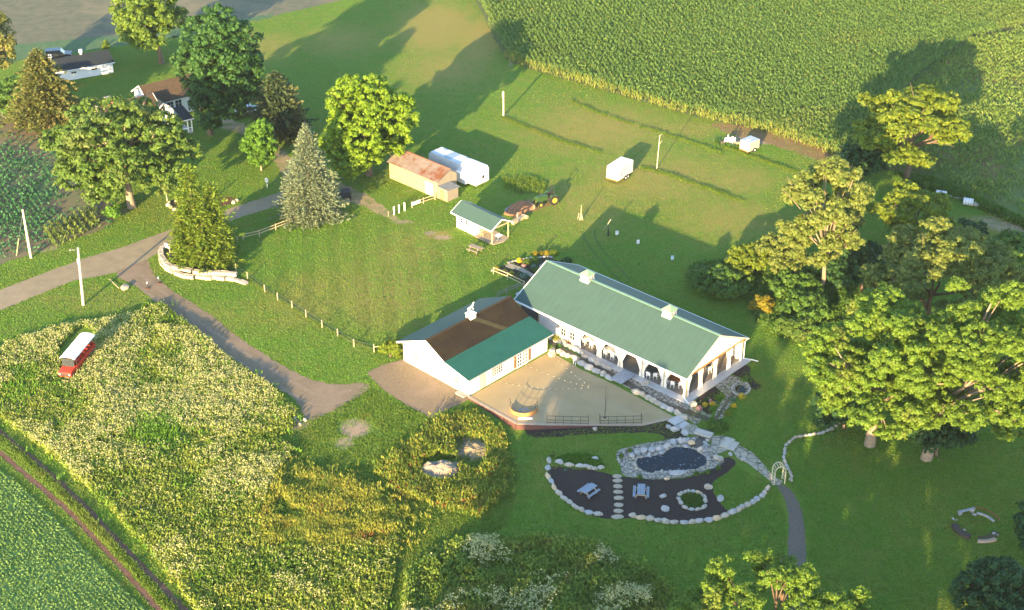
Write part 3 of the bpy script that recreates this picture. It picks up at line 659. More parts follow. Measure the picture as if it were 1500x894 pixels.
# ------------------------------------------------------------------ camper trailer behind the old shed
cA = G(699, 277.5); cB = G(714.5, 272)
v1 = (cB-cA); ny3 = ny2; Wc = 2.5; Lc = 10.0
camp = thing('camper_trailer', 'long white camper trailer with a pale blue roof parked behind the rusty shed', 'camper', cA-ux2*Lc, rz)
MB().ext([(0, .55), (.25, .40), (Lc-.2, .40), (Lc, .7), (Lc, 2.55), (Lc-.3, 2.9), (.4, 2.95), (0, 2.5)], 0, Wc, 'y').build('body', mat('camper_white', (.80, .80, .80), (.72, .73, .74), 2, .4), camp, bevel=.05)
for x0, x1, m_ in ((.4, 2.9, 'camper_roof_pale'), (2.92, 4.4, 'camper_roof_blue'), (4.42, Lc-.3, 'camper_roof_pale')):
    MB().box(((x0+x1)/2, Wc/2, 2.965), (x1-x0, Wc-.2, .04)).build('roof_panel', mat(m_, (.55, .62, .68) if 'pale' in m_ else (.26, .36, .46), None, 2, .4), camp)
MB().box((6.2, 1.6, 3.03), (.8, .7, .12)).build('roof_vent', trimw, camp)
window(camp, (Lc, Wc*.5, 1.6), 'x', .6, .6, 1, 1)
for i in range(2): MB().cyl((4.4+i*.95, .02, .36), (4.4+i*.95, Wc-.02, .36), .36, n=16).build('wheel', black, camp)
MB().box((7.2, -.35, 1.2), (2.2, .7, 1.5)).build('slide_out', trimw, camp)
MB().cyl((2.0, 1.0, 2.95), (2.0, 1.0, 3.25), .03, n=6).build('antenna', trimw, camp)
MB().bar((1.55, 1.0, 3.25), (2.45, 1.0, 3.3), .09, .06).build('antenna_bar', trimw, camp)

# ------------------------------------------------------------------ two box trailers on the far lawn
def trailer(name, LF, FR, RR, topLF, label, body, roofm, wheels, ztop=None, slant=.18, base=.5, wins=()):
    a, b_, c_ = (G(*p) for p in (LF, FR, RR)); u = (c_-b_); u.z = 0; L = u.length; u.normalize(); n = Vector((u.y, -u.x, 0)); Wd_ = abs((a-b_).dot(n)); Wd_ = max(Wd_, 1.9)
    s = 1 if (a-b_).dot(Vector((-u.y, u.x, 0))) > 0 else -1
    t = thing(name, label, 'trailer', b_, math.atan2(u.y, u.x))
    h = ZAT(a.x, a.y, topLF)
    MB().ext([(0, base), (L, base), (L, h), (slant, h)], 0, s*Wd_, 'y').build('body', body, t, bevel=.04)
    MB().box(((L+slant)/2, s*Wd_/2, h+.012), (L-slant-.1, Wd_-.1, .03)).build('roof', roofm, t)
    MB().box((slant*2+L*.3, s*Wd_*.5, h+.07), (.4, .4, .09)).build('roof_vent', trimw, t)
    for x in wheels: 
        for y in (-.03*s, s*(Wd_+.03)):
            w_ = MB().cyl((L*x, y-.1, .34), (L*x, y+.1, .34), .34, n=16).build('wheel', black, t); MB().cyl((L*x, y-.11, .34), (L*x, y+.11, .34), .16, n=10).build('rim', trimw, w_)
    MB().box((L*.5, s*Wd_/2, base-.08), (L*.98, Wd_*.8, .12)).build('chassis', darkm, t)
    MB().box((-.1, s*Wd_*.5, base-.02), (.12, Wd_*.9, .1)).build('bumper', orangewood, t)
    for x, z in wins: window(t, (L*x, 0, h*z), '-y' if s > 0 else 'y', .45, .7, 1, 1, fw=.02)
    return t
trailer('box_trailer', (888.5, 264), (906, 270), (927, 256), 242.5, 'white box trailer with two small side windows on the open lawn', mat('trailer_white', (.66, .64, .58), (.60, .58, .53), 2, .45), mat('trailer_roof', (.74, .74, .76), None, 2, .5), (.45, .62), wins=((.18, .56), (.82, .60)))
trailer('cargo_trailer', (1083, 222.5), (1097, 226), (1112, 219.5), 207, 'grey cargo trailer with a metal roof near the corn edge', mat('trailer_grey', (.40, .385, .33), (.36, .34, .29), 2, .5), mat('trailer_grey_roof', (.34, .40, .44), None, 2, .4), (.5,), slant=.05, base=.35)

# ------------------------------------------------------------------ trees and shrubs
def rnd_dirs(n, r): return unit(r.normal(size=(n, 3)))
def leaves_on(cl, rad, per, size, r, flat=.75, up=.25, jit=.7, aspect=.65):
    n = len(cl); d = rnd_dirs(n*per, r); d[:, 2] = np.where(d[:, 2] < -.35, -d[:, 2], d[:, 2])
    rr = np.repeat(rad, per)*(.55+.5*r.random(n*per)); C = np.repeat(cl, per, 0)+d*rr[:, None]*np.array([1, 1, flat])
    N = unit(d+np.array([0, 0, up])+jit*r.normal(size=d.shape)*.6)
    T = unit(np.cross(N, r.normal(size=d.shape))); B = np.cross(N, T); s = size*(.7+.6*r.random(n*per))[:, None]
    return C, T*s, B*s*aspect
def lobes_for(c, Rx, Rz, k, r, spread=.58, lr=(.36, .52), low=-.45, lz=1.0, rnd=.5):
    out = []; ga = math.pi*(3-5**.5)
    for i in range(k):
        z = 1-(i+.5)/k*(1-low); a = i*ga+r.uniform(-rnd, rnd); q = math.sqrt(max(0, 1-z*z))
        f_ = spread*r.uniform(1-rnd*.35, 1+rnd*.28)
        out.append((c[0]+q*math.cos(a)*Rx*f_, c[1]+q*math.sin(a)*Rx*f_, c[2]+z*Rz*f_, Rx*(m_ := r.uniform(*lr)), Rz*m_*lz))
    return np.array(out)
def clump_points(L, rc, r, dens=1.25, inner=.2, keep=.80):
    P = []
    for i, l in enumerate(L):
        n = int(4*math.pi*l[3]*(l[3]+l[4])/2/(math.pi*rc*rc)*dens*.62)+3
        d = rnd_dirs(n, r); q = l[:3]+d*np.array([l[3], l[3], l[4]])*(.86+.2*r.random((n, 1)))
        ok = np.ones(n, bool)
        for j, m_ in enumerate(L):
            if j != i: ok &= (((q-m_[:3])/np.array([m_[3], m_[3], m_[4]]))**2).sum(1) > keep**2
        P.append(q[ok]); k = int(n*inner)
        P.append(l[:3]+rnd_dirs(k, r)*np.array([l[3], l[3], l[4]])*.6*r.random((k, 1)))
    return np.concatenate(P)
def trunk(root, H, r0, L, r, m, lean=(0, 0), fork=.45, limbs=6, ctr=(0, 0)):
    b = MB(); top = Vector((ctr[0]*.7+lean[0], ctr[1]*.7+lean[1], H*.8)); n = 7; pts = []
    for i in range(n):
        t = i/(n-1); pts.append(Vector((top.x*t**1.4+r.normal()*.06*i, top.y*t**1.4+r.normal()*.06*i, top.z*t)))
    b.tube([pts[0]+Vector((0, 0, -.2))]+pts, [r0*1.45]+[r0*(1.1 if i == 0 else 1-.82*(i/(n-1))) for i in range(n)], 9)
    for k in r.permutation(len(L))[:limbs]:
        l = L[k]; t = fork+r.random()*.25; i = min(n-2, int(t*(n-1))); a = pts[i].lerp(pts[i+1], t*(n-1)-i); e = Vector(l[:3])+Vector((0, 0, l[4]*.25)); mid = a.lerp(e, .5)+Vector((0, 0, -.1*(e-a).length*.3))
        b.tube([a, mid, e], [r0*.42, r0*.26, r0*.09], 6)
        for _ in range(2):
            e2 = e+Vector(r.normal(size=3))*l[3]*.55; b.tube([mid, mid.lerp(e2, .6)+Vector((0, 0, .2)), e2], [r0*.2, r0*.13, r0*.05], 5)
    b.build('trunk', m, root, smooth=True)
def tree(name, label, base, crown, m, seed=1, rc=.75, per=34, size=.27, k=13, tr=.35, dens=1.25, bm=None, spread=.58, lr=(.36, .52), low=-.45, group=None, cat='tree', limbs=6, keep=.8, inner=.2, Rzmin=.45, world=None, flat=.75, fork=.45, up=.25, lz=1.0, rnd=.5):
    """base, crown = (cx, cy, half width, half height) as read in the photo's pixels; turned into metres on the ground"""
    r = np.random.default_rng(seed)
    if world: p = Vector((world[0], world[1], 0)); c = Vector(world[2:5]); Rx, Rz = world[5:7]
    else:
        p = G(*base); s = SCL(p); ph = math.atan2(HC-8, p.y); Rx = crown[2]/s
        zc = ZAT(p.x, p.y, crown[1]); dx = (crown[0]-PY(p.x, p.y, zc)[0])/s
        hh = crown[3]/s; Rz = math.sqrt(max(hh*hh-(Rx*math.sin(ph))**2, (Rzmin*Rx*math.cos(ph))**2))/math.cos(ph); Rz = min(Rz, zc*.97)
        c = Vector((dx, 0, zc))
    t = thing(name, label, cat, p, 0, group)
    L = lobes_for(c, Rx, Rz, k, r, spread, lr, low, lz, rnd); P = clump_points(L, rc, r, dens, inner, keep); P = P[P[:, 2] > .25]
    rad = rc*(.75+.6*r.random(len(P)))
    C, U, V = leaves_on(P, rad, per, size, r, flat=flat, up=up); ok = C[:, 2] > .05
    cards('crown' if cat == 'tree' else 'foliage', C[ok], U[ok], V[ok], m, t)
    if cat == 'tree': trunk(t, c.z+Rz*.5, tr, L, r, bm or bark, ctr=(c.x, c.y), limbs=limbs, fork=fork)
    else:
        b = MB()
        for i in range(4): b.tube([(0.1*math.cos(i*1.6), .1*math.sin(i*1.6), -.1), Vector(L[i % len(L)][:3])*.9], [.06, .02], 5)
        b.build('stem', bm or bark, t)
    return t
def conifer(name, label, base, topy, hw, m, seed=1, taper=.85, z0=.05, size=.20, droop=.25, lay=.42, dens=1.0, tr=.3, spires=None, asp=.42, br=7, jag_=.18, bm=None):
    r = np.random.default_rng(seed); p = G(*base); s = SCL(p); H = ZAT(p.x, p.y, topy); Rr = hw/s
    t = thing(name, label, 'tree', p); Cs = []; Us = []; Vs = []; tb = MB()
    for (sx, sy, hf, rf) in (spires or [(0, 0, 1, 1)]):
        h = H*hf; RR = Rr*rf; z = h*z0
        while z < h-.1:
            q = (z-h*z0)/(h*(1-z0)); rad = RR*(1-q)**taper*(.85+.3*r.random())+.12; nb = max(4, int(br*(.4+rad/RR)*dens*1.6))
            for a in np.linspace(0, 2*math.pi, nb, endpoint=False)+r.random()*6:
                rb = rad*(1+jag_*r.normal()); n = max(3, int(rb/.17*dens)); u = (.25+.75*r.random(n))**.8
                dirv = np.array([math.cos(a), math.sin(a), 0])
                c = dirv*(u*rb)[:, None]+np.array([sx*Rr, sy*Rr, z]); c[:, 2] -= droop*rb*u**1.6; c += r.normal(size=c.shape)*.11
                d = unit(dirv+np.array([0, 0, .25])+.55*r.normal(size=(n, 3))); N = unit(np.array([0, 0, 1])+.9*r.normal(size=(n, 3))+.4*dirv); B = unit(np.cross(N, d))
                ss = size*(.7+.7*r.random((n, 1))); Cs.append(c); Us.append(d*ss); Vs.append(B*ss*asp)
            z += lay*(.7+.5*r.random())*(1.0 if q < .8 else .6)
        tb.tube([(sx*Rr*.5, sy*Rr*.5, -.2), (sx*Rr, sy*Rr, h*.5), (sx*Rr, sy*Rr, h*.97)], [tr*hf, tr*hf*.55, .03], 8)
    C = np.concatenate(Cs); ok = C[:, 2] > .08
    cards('crown', C[ok], np.concatenate(Us)[ok], np.concatenate(Vs)[ok], m, t); tb.build('trunk', bm or bark, t, smooth=True)
    return t
oakg = leafmat('oak_leaf', (.07, .155, .022), (.17, .26, .045), .4, (.25, .27, .08), f3=.98)
mapled = leafmat('dark_maple_leaf', (.030, .095, .022), (.065, .155, .030), .3)
lightg = leafmat('light_leaf', (.10, .19, .025), (.19, .28, .035), .4)
limeg = leafmat('lime_leaf', (.15, .27, .015), (.25, .38, .03), .4)
brightg = leafmat('bright_leaf', (.08, .20, .02), (.14, .28, .03), .35)
pineg = leafmat('pine_needle', (.035, .075, .028), (.09, .12, .05), .2, (.20, .17, .05))
blueg = leafmat('blue_spruce_needle', (.13, .19, .105), (.235, .27, .155), .25)
junig = leafmat('juniper_leaf', (.10, .19, .018), (.24, .32, .035), .45, (.18, .15, .03), patch=.5, f3=1.03)
brownsp = leafmat('bronze_spruce_needle', (.08, .12, .03), (.20, .19, .05), .3, (.24, .16, .05), f3=1.0)
willowg = leafmat('willow_leaf', (.14, .17, .035), (.26, .25, .07), .35)
walnut = leafmat('walnut_leaf', (.10, .21, .020), (.25, .37, .045), .45, (.33, .33, .07), f3=1.0)
walnut2 = leafmat('walnut_pale_leaf', (.12, .19, .03), (.30, .34, .08), .45)
walnutg = leafmat('walnut_green_leaf', (.10, .195, .02), (.225, .335, .04), .45)
olive = leafmat('olive_leaf', (.13, .21, .02), (.27, .33, .03), .45)
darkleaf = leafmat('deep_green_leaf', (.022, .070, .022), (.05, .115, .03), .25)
shrubg = leafmat('shrub_leaf', (.06, .15, .022), (.13, .23, .035), .35)
goldleaf = leafmat('golden_leaf', (.24, .22, .02), (.38, .30, .03), .4)
# farmyard side
tree('oak_tree', 'broad green oak before the farmhouse, a bare pale limb low on its trunk', (193, 304), (176, 218, 100, 78), oakg, 11, k=24, rc=.68, tr=.62, bm=barklt, lr=(.22, .36), spread=.72, low=-.85, limbs=9, rnd=.8)
tree('maple_tree', 'tall dense dark green maple right of the farmhouse', (308, 197), (320, 97, 62, 88), mapled, 12, k=30, rc=.7, tr=.5, lr=(.28, .42), spread=.64, low=-.92)
tree('ash_tree', 'light green tree on the lawn at the top edge beyond the white garage', (237, 93), (220, 34, 56, 54), lightg, 13, k=13, rc=.8, size=.3, tr=.5, spread=.62, lr=(.3, .46))
tree('maple_tree', 'bright lime green maple beside the rusty roofed shed', (541, 257), (537, 184, 74, 80), limeg, 14, k=34, rc=.52, size=.24, tr=.5, spread=.70, lr=(.18, .36), low=-.92, rnd=.9)
tree('young_maple', 'small bright green egg shaped tree on the farmhouse lawn', (383, 250), (380, 209, 27, 33), brightg, 15, k=9, rc=.45, size=.22, tr=.14, bm=barklt, low=-.9, lr=(.42, .58), spread=.5)
conifer('pine_tree', 'dark pine with a sunlit top between the maple and the blue spruce', (411, 204), 106, 35, pineg, 16, taper=.45, z0=.12, size=.3, lay=.45, droop=.1, br=9, dens=1.4, jag_=.3)
conifer('blue_spruce', 'pale grey green blue spruce at the end of the split rail fence', (457, 317), 181, 45, blueg, 17, taper=.75, size=.20, lay=.33, dens=1.35, droop=.18, br=9)
conifer('juniper_tree', 'ragged yellow green evergreen with several spires behind the limestone wall', (298, 384), 241, 46, junig, 18, taper=.55, size=.22, lay=.36, dens=1.15, droop=-.25, spires=[(-.15, 0, 1, .62), (.45, .1, .8, .55), (.15, -.3, .62, .6), (-.45, -.1, .62, .45), (.7, -.2, .45, .4)], br=8, jag_=.3)
conifer('spruce_tree', 'bronze green spruce with a bare pale trunk by the white garage', (72, 188), 72, 45, brownsp, 19, taper=.6, z0=.18, size=.26, lay=.4, droop=.2, br=9, dens=1.5, jag_=.3, bm=barklt)
tree('willow_tree', 'yellow green willow at the left edge by the stubble field', (-8, 128), (-10, 62, 32, 50), willowg, 20, k=9, rc=.8, flat=1.5, size=.3, tr=.4, low=-.9)
tree('shrub', 'dark green rounded bush beside the bronze spruce at the left edge', (20, 172), (18, 146, 30, 30), shrubg, 21, k=9, rc=.6, cat='shrub', low=-.8)
tree('shrub', 'low yellow green shrub at the foot of the bronze spruce', (48, 188), (46, 181, 14, 9), olive, 22, k=6, rc=.4, size=.2, cat='shrub', low=-.6)
tree('sapling', 'tiny sapling beside the far end of the white garage', (156, 76), (155, 68, 6, 8), lightg, 23, k=5, rc=.35, size=.18, tr=.05)
tree('shrub', 'bright leafy shrub at the bean field corner near the oak trunk', (168, 318), (166, 310, 13, 10), brightg, 24, k=6, rc=.4, size=.2, cat='shrub', low=-.5)
tree('shrub', 'small green bush at the near end of the barn by the wire fence', (571, 523), (574, 511, 17, 13), olive, 25, k=7, rc=.4, size=.2, cat='shrub', low=-.5)
tree('shrub', 'bright green bush growing against the yellow green evergreen', (296, 381), (298, 372, 15, 13), brightg, 26, k=7, rc=.4, size=.2, cat='shrub', low=-.6)
# the wooded right side
tree('locust_tree', 'flat topped yellow green tree at the edge of the crop field, top right', (1328, 266), (1330, 186, 86, 56), olive, 31, k=26, rc=.65, size=.26, tr=.5, spread=.78, lr=(.16, .32), low=-.55, lz=.6, rnd=.8, limbs=9)
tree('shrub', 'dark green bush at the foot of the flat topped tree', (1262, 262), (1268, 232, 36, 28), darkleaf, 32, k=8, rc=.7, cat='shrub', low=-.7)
tree('walnut_tree', 'thin half bare tree with pale forked limbs showing through', (1204, 425), (1209, 312, 66, 88), walnut2, 33, k=44, rc=.5, per=34, size=.20, tr=.32, dens=1.5, bm=mat('pale_limb', (.30, .24, .16), (.22, .17, .11), 3, .9), spread=.74, lr=(.12, .25), rnd=.9, lz=.7, low=-.75, limbs=18, keep=.6, inner=.12, fork=.3)
tree('walnut_tree', 'small spreading yellow green tree behind the half bare tree', (1330, 372), (1335, 313, 68, 36), olive, 34, k=24, rc=.55, size=.22, tr=.3, spread=.75, lr=(.14, .32), low=-.4, lz=.65, rnd=.8)
tree('walnut_tree', 'big spreading tree with pale yellow tips, behind the largest crown', (1345, 506), (1385, 404, 118, 84), walnut2, 35, k=52, rc=.48, per=46, size=.165, tr=.5, spread=.80, lr=(.11, .25), low=-.4, lz=.65, rnd=1.0, limbs=10, flat=.6)
tree('walnut_tree', 'largest yellow green tree leaning out over the lawn beside the stone line', (1274, 652), (1290, 536, 112, 106), walnut, 36, k=62, rc=.46, per=48, size=.155, tr=.6, spread=.80, lr=(.10, .25), low=-.75, lz=.62, rnd=1.0, bm=barklt, limbs=12, flat=.6)
tree('walnut_tree', 'large yellow green tree at the right edge with a grey trunk base', (1357, 672), (1425, 530, 112, 118), walnutg, 37, k=62, rc=.46, per=48, size=.155, tr=.6, spread=.80, lr=(.10, .25), low=-.8, lz=.62, rnd=1.0, bm=barklt, limbs=12, flat=.6)
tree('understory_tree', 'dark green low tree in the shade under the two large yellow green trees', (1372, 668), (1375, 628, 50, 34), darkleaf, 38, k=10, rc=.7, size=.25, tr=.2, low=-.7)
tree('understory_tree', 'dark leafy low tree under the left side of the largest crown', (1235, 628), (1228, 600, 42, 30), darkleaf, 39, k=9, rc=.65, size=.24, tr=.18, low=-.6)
tree('shrub', 'round dark green bush by the far dirt lane on the right', (1420, 362), (1420, 346, 28, 19), darkleaf, 40, k=9, rc=.6, cat='shrub', low=-.5)
tree('shrub', 'dark green thicket at the right edge below the dirt lane', (1480, 400), (1478, 375, 45, 32), shrubg, 41, k=11, rc=.7, cat='shrub', low=-.5)
tree('shrub', 'golden yellow bushy small tree at the thicket corner above the pavilion', (1099, 398), (1097, 379, 33, 21), olive, 42, k=10, rc=.5, size=.2, cat='shrub', low=-.5)
tree('shrub', 'yellow green bush right of the golden one, under the half bare tree', (1150, 398), (1148, 372, 42, 32), walnut2, 43, k=11, rc=.55, size=.2, cat='shrub', low=-.6)
tree('shrub', 'loose dark green bush sprawling on the lawn behind the pavilion roof', (1058, 424), (1055, 412, 46, 17), shrubg, 44, k=11, rc=.5, size=.2, cat='shrub', low=-.3)
tree('shrub', 'green bush in the middle of the thicket beside the half bare trunk', (1165, 434), (1165, 420, 36, 20), shrubg, 45, k=10, rc=.5, size=.2, cat='shrub', low=-.4)
tree('shrub', 'wide green bush in the lower thicket between pavilion and large trees', (1190, 466), (1185, 452, 42, 20), shrubg, 46, k=10, rc=.5, size=.2, cat='shrub', low=-.4)
tree('shrub', 'yellowish low bush at the near tip of the thicket', (1118, 458), (1116, 448, 17, 14), goldleaf, 47, k=7, rc=.4, size=.18, cat='shrub', low=-.4)
tree('shrub', 'grey green straggly bush at the lower right of the thicket', (1170, 490), (1166, 480, 30, 15), oakg, 48, k=8, rc=.45, size=.18, cat='shrub', low=-.4)
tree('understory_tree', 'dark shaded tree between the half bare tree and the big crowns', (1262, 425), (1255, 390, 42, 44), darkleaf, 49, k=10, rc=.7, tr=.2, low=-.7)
tree('oak_tree', 'sunlit yellow green treetop rising from the bottom edge over the gravel path', (1140, 985), (1120, 895, 122, 92), walnut, 50, k=44, rc=.40, per=48, size=.125, tr=.45, spread=.78, lr=(.09, .22), rnd=1.0, lz=.7, low=-.3, keep=.7, limbs=12)
tree('oak_tree', 'smaller treetop at the bottom edge right of the gravel path', (1240, 1000), (1235, 920, 62, 58), walnut, 51, k=24, rc=.42, size=.16, tr=.3, spread=.76, lr=(.12, .26), rnd=.9, lz=.7, low=-.4)
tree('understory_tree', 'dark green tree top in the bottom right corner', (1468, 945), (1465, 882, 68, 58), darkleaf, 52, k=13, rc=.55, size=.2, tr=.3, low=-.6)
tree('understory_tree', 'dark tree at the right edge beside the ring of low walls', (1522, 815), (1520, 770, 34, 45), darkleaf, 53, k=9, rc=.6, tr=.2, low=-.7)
# woodland beyond the near edge of the view; its long shadows cover the lower right lawn
q = random.Random(5)
for i in range(11):
    x = -17.5+i*6.0; y = 66+q.uniform(-4, 5); H = 14.5 if i in (4, 5, 6) else 18.5+q.uniform(-1.5, 1.2)+(1.0 if i > 3 else 0)
    tree('woodland_tree', 'tall leafy tree in the woodland before the near edge of the view', None, None, oakg, 60+i, world=(x, y, 0, 0, H-5.6, 5.0+q.uniform(-.3, .5), 5.6), k=14, rc=.9, per=20, size=.42, tr=.4, low=-.9, group='woodland trees before the near edge')

# ------------------------------------------------------------------ crops, weeds and long grass
def plants(P, h, wd, nl, r, size, asp=.35, tilt=.6, z0=.15, z=None):
    """nl upright leaf cards round each plant"""
    n = len(P)*nl; Q = np.repeat(P, nl, 0); hh = np.repeat(h, nl); zz = hgt_ground(Q[:, 0], Q[:, 1])
    C = np.stack([Q[:, 0]+wd*r.normal(size=n), Q[:, 1]+wd*r.normal(size=n), zz+hh*(z0+(1-z0)*r.random(n))], 1)
    U = unit(np.stack([tilt*r.normal(size=n), tilt*r.normal(size=n), np.ones(n)], 1)); V = unit(np.cross(U, r.normal(size=(n, 3)))); s = (size*(.6+.8*r.random(n)))[:, None]
    return C, U*s, V*s*asp
def stuff(name, C, U, V, m, label, cat, shape='diamond'):
    return tag(cards(name, C, U, V, m, None, shape), label, cat, None, 'stuff')
cornm = leafmat('corn_leaf', (.12, .22, .045), (.155, .265, .06), .4, (.22, .27, .06), patch=.04, f3=.98, k=.85); cornedge = leafmat('corn_tassel', (.30, .28, .06), (.42, .34, .09), .3)
def rowpts(poly, d, gap, step, r, jit=.1):
    d = Vector((d[0], d[1])).normalized(); n = Vector((-d.y, d.x)); A = np.array([(p[0], p[1]) for p in poly]); a = A @ np.array(d); b_ = A @ np.array(n)
    aa = np.arange(a.min(), a.max(), step); bb = np.arange(b_.min(), b_.max(), gap); X, Y = np.meshgrid(aa, bb); X = X+r.normal(size=X.shape)*jit; Y = Y+r.normal(size=Y.shape)*jit*.6
    P = np.stack([X.ravel()*d.x+Y.ravel()*n.x, X.ravel()*d.y+Y.ravel()*n.y], 1); return P[inside(P[:, 0], P[:, 1], A)]
r = np.random.default_rng(3)
rd = G(742, 88)-G(700, 8)
P = rowpts(CORN, rd, .80, .32, r, .09); hv = 1.9*(.93+.10*vnoise(P[:, 0], P[:, 1], 9, 2))*(.93+.14*r.random(len(P)))
C, U, V = plants(P, hv, .13, 9, r, .27, .27, .9, .4)
stuff('corn', C, U, V, cornm, 'dense rows of tall green corn filling the field at the top right', 'corn')
k = r.random(len(P)) < .03; T = P[k]; n = len(T); C = np.stack([T[:, 0], T[:, 1], hv[k]+.12], 1); U = unit(np.stack([.3*r.normal(size=n), .3*r.normal(size=n), np.ones(n)], 1))*.18; V = unit(np.cross(U, r.normal(size=(n, 3))))*.06
stuff('corn_tassel', C, U, V, cornedge, 'yellow tassels scattered over the corn field', 'corn')
# dry yellow end rows along the lower edge of the corn
EDGE = ribbon(gl([(738, 84), (778, 101), (850, 121), (930, 145), (1000, 165), (1060, 179), (1130, 195), (1200, 219), (1258, 244)]), 1.1)
P = sample(EDGE, 900, 5); C, U, V = plants(P, 1.0+.9*r.random(len(P)), .12, 4, r, .30, .2, .35, .1)
stuff('corn_edge', C, U, V, leafmat('dry_corn', (.16, .24, .04), (.30, .31, .07), .3), 'yellowing outer stalks along the lower edge of the corn', 'corn')
beanm = leafmat('bean_leaf', (.035, .14, .05), (.07, .20, .07), .2); beanl = leafmat('bean_leaf_pale', (.07, .15, .045), (.14, .19, .07), .25)
rdb = G(60, 330)-G(0, 250)
P = rowpts(BEAN, rdb, .8, .3, r, .08); v = vnoise(P[:, 0], P[:, 1], 6, 4)*.6+vnoise(P[:, 0], P[:, 1], 2.2, 5)*.4; px = np.array([PY(a, b, 0) for a, b in P])
lush = np.clip(1.25-np.hypot((px[:, 0]-10)/75, (px[:, 1]-300)/75), 0, 1); keep = r.random(len(P)) < np.clip(v*.8-.22+.75*lush, .03, .9)
P2 = P[keep]; C, U, V = plants(P2, .25+.35*lush[keep], .14, 5, r, .17, .7, 1.2, .2); stuff('bean_plants', C, U, V, beanm, 'low bluish green bean rows in the left field', 'crop')
TALL = gl([(62, 340), (100, 322), (135, 305), (150, 330), (100, 356), (75, 368)])
P = rowpts(TALL, rdb, .95, .3, r, .07); C, U, V = plants(P, np.full(len(P), 1.1), .14, 6, r, .28, .3, .6, .15); stuff('sweet_corn', C, U, V, leafmat('sweetcorn', (.10, .18, .03), (.22, .26, .06), .3), 'short rows of taller corn at the corner of the bean field', 'corn')
P = rowpts(SWF, G(214, 894)-G(60, 740), .38, .13, r, .06); v = vnoise(P[:, 0], P[:, 1], 4, 8); P = P[r.random(len(P)) < .55+.45*v]
C, U, V = plants(P, np.full(len(P), .22), .07, 4, r, .10, .75, 1.3, .3); stuff('low_crop', C, U, V, leafmat('low_crop_leaf', (.15, .28, .06), (.22, .35, .10), .35), 'even low green crop in the bottom left field', 'crop')
P = rowpts(EAST, G(1500, 150)-G(1420, 195), .8, .35, r, .12); v = vnoise(P[:, 0], P[:, 1], 11, 6)*.65+vnoise(P[:, 0], P[:, 1], 3, 7)*.35; P = P[r.random(len(P)) < np.clip(v*2.6-.55, .10, .98)]
C, U, V = plants(P, np.full(len(P), .9), .18, 5, r, .32, .3, .8, .2); stuff('sparse_corn', C, U, V, leafmat('sparse_corn_leaf', (.12, .23, .035), (.24, .31, .07), .35), 'thin patchy corn rows beyond the flat topped tree', 'corn')
P = sample(gl([(1310, 258), (1370, 266), (1440, 298), (1500, 326), (1600, 362), (1600, 400), (1500, 335), (1440, 308), (1380, 282), (1320, 272)]), 3500, 9)
C, U, V = plants(P, np.full(len(P), .8), .2, 5, r, .28, .35, .7, .1); stuff('field_weeds', C, U, V, shrubg, 'green weeds along the right field edge behind the white tanks', 'weeds')

wg = leafmat('weed_leaf', (.25, .34, .045), (.36, .40, .08), .5, (.125, .25, .03), patch=.2, f3=.90, k=.95); wlow = leafmat('rough_grass_leaf', (.13, .225, .028), (.19, .285, .042), .45, (.26, .28, .06), patch=.2, f3=1.0)
wflow = leafmat('weed_flower', (.42, .43, .16), (.58, .56, .27), .4, k=1.0)
wgold = leafmat('dry_grass', (.24, .30, .035), (.42, .40, .08), .5, (.36, .28, .06), patch=.4, f3=1.0, k=1.0); wred = leafmat('red_weed', (.22, .07, .03), (.34, .14, .05), .3); wbright = leafmat('bright_weed', (.13, .30, .025), (.22, .40, .045), .45)
MEADOW = gl([(-40, 530), (0, 512), (40, 498), (90, 480), (150, 472), (200, 462), (224, 449), (236, 446), (270, 474), (330, 524), (400, 574), (434, 602), (428, 628), (404, 645), (430, 662), (410, 690), (392, 722), (385, 770), (400, 800), (450, 805),
             (560, 795), (592, 765), (578, 830), (566, 900), (560, 940), (330, 940), (280, 888), (218, 806), (132, 718), (66, 660), (0, 612), (-60, 565)])
P = sample(MEADOW, 30000, 11); x, y = P[:, 0], P[:, 1]
pat = vnoise(x, y, 5, 12)*.55+vnoise(x, y, 1.6, 13)*.45; edge = vnoise(x, y, 2.5, 14)
bp = np.array([PY(a, b, 0) for a, b in P]); nobus = ~inside(bp[:, 0], bp[:, 1], [(86, 512), (118, 478), (140, 486), (134, 520), (112, 552), (92, 546)])
P = P[nobus]; pat = pat[nobus]; edge = edge[nobus]; bp = bp[nobus]
h = .28+.62*pat*(.65+.5*r.random(len(P)))
C, U, V = plants(P, h, .16, 8, r, .19, .42, .7, .08); stuff('meadow_weeds', C, U, V, wg, 'tall flowering weeds filling the rough meadow', 'weeds')
fl = r.random(len(P)) < np.clip((vnoise(P[:, 0], P[:, 1], 7, 31)*.6+pat*.5-.47)*2.2, .03, .5); Q = P[fl]; hq = h[fl]
nl = 8; n = len(Q)*nl; QQ = np.repeat(Q, nl, 0); zz = hgt_ground(QQ[:, 0], QQ[:, 1])
C = np.stack([QQ[:, 0]+.19*r.normal(size=n), QQ[:, 1]+.19*r.normal(size=n), zz+np.repeat(hq, nl)+.05+.13*r.normal(size=n)], 1); N = unit(np.stack([.7*r.normal(size=n)-.2, .7*r.normal(size=n)-.5, np.ones(n)], 1)); U = unit(np.cross(N, r.normal(size=(n, 3)))); V = np.cross(N, U); s = (.03+.045*r.random(n))[:, None]
stuff('meadow_flowers', C, U*s, V*s, wflow, 'cream white flower heads over the meadow weeds', 'flowers')
kb = (r.random(len(P)) < .03)|(inside(bp[:, 0], bp[:, 1], [(190, 610), (250, 600), (262, 640), (240, 660), (195, 655)]) & (r.random(len(P)) < .9))|(inside(bp[:, 0], bp[:, 1], [(0, 540), (55, 530), (60, 575), (0, 590)]) & (r.random(len(P)) < .5))
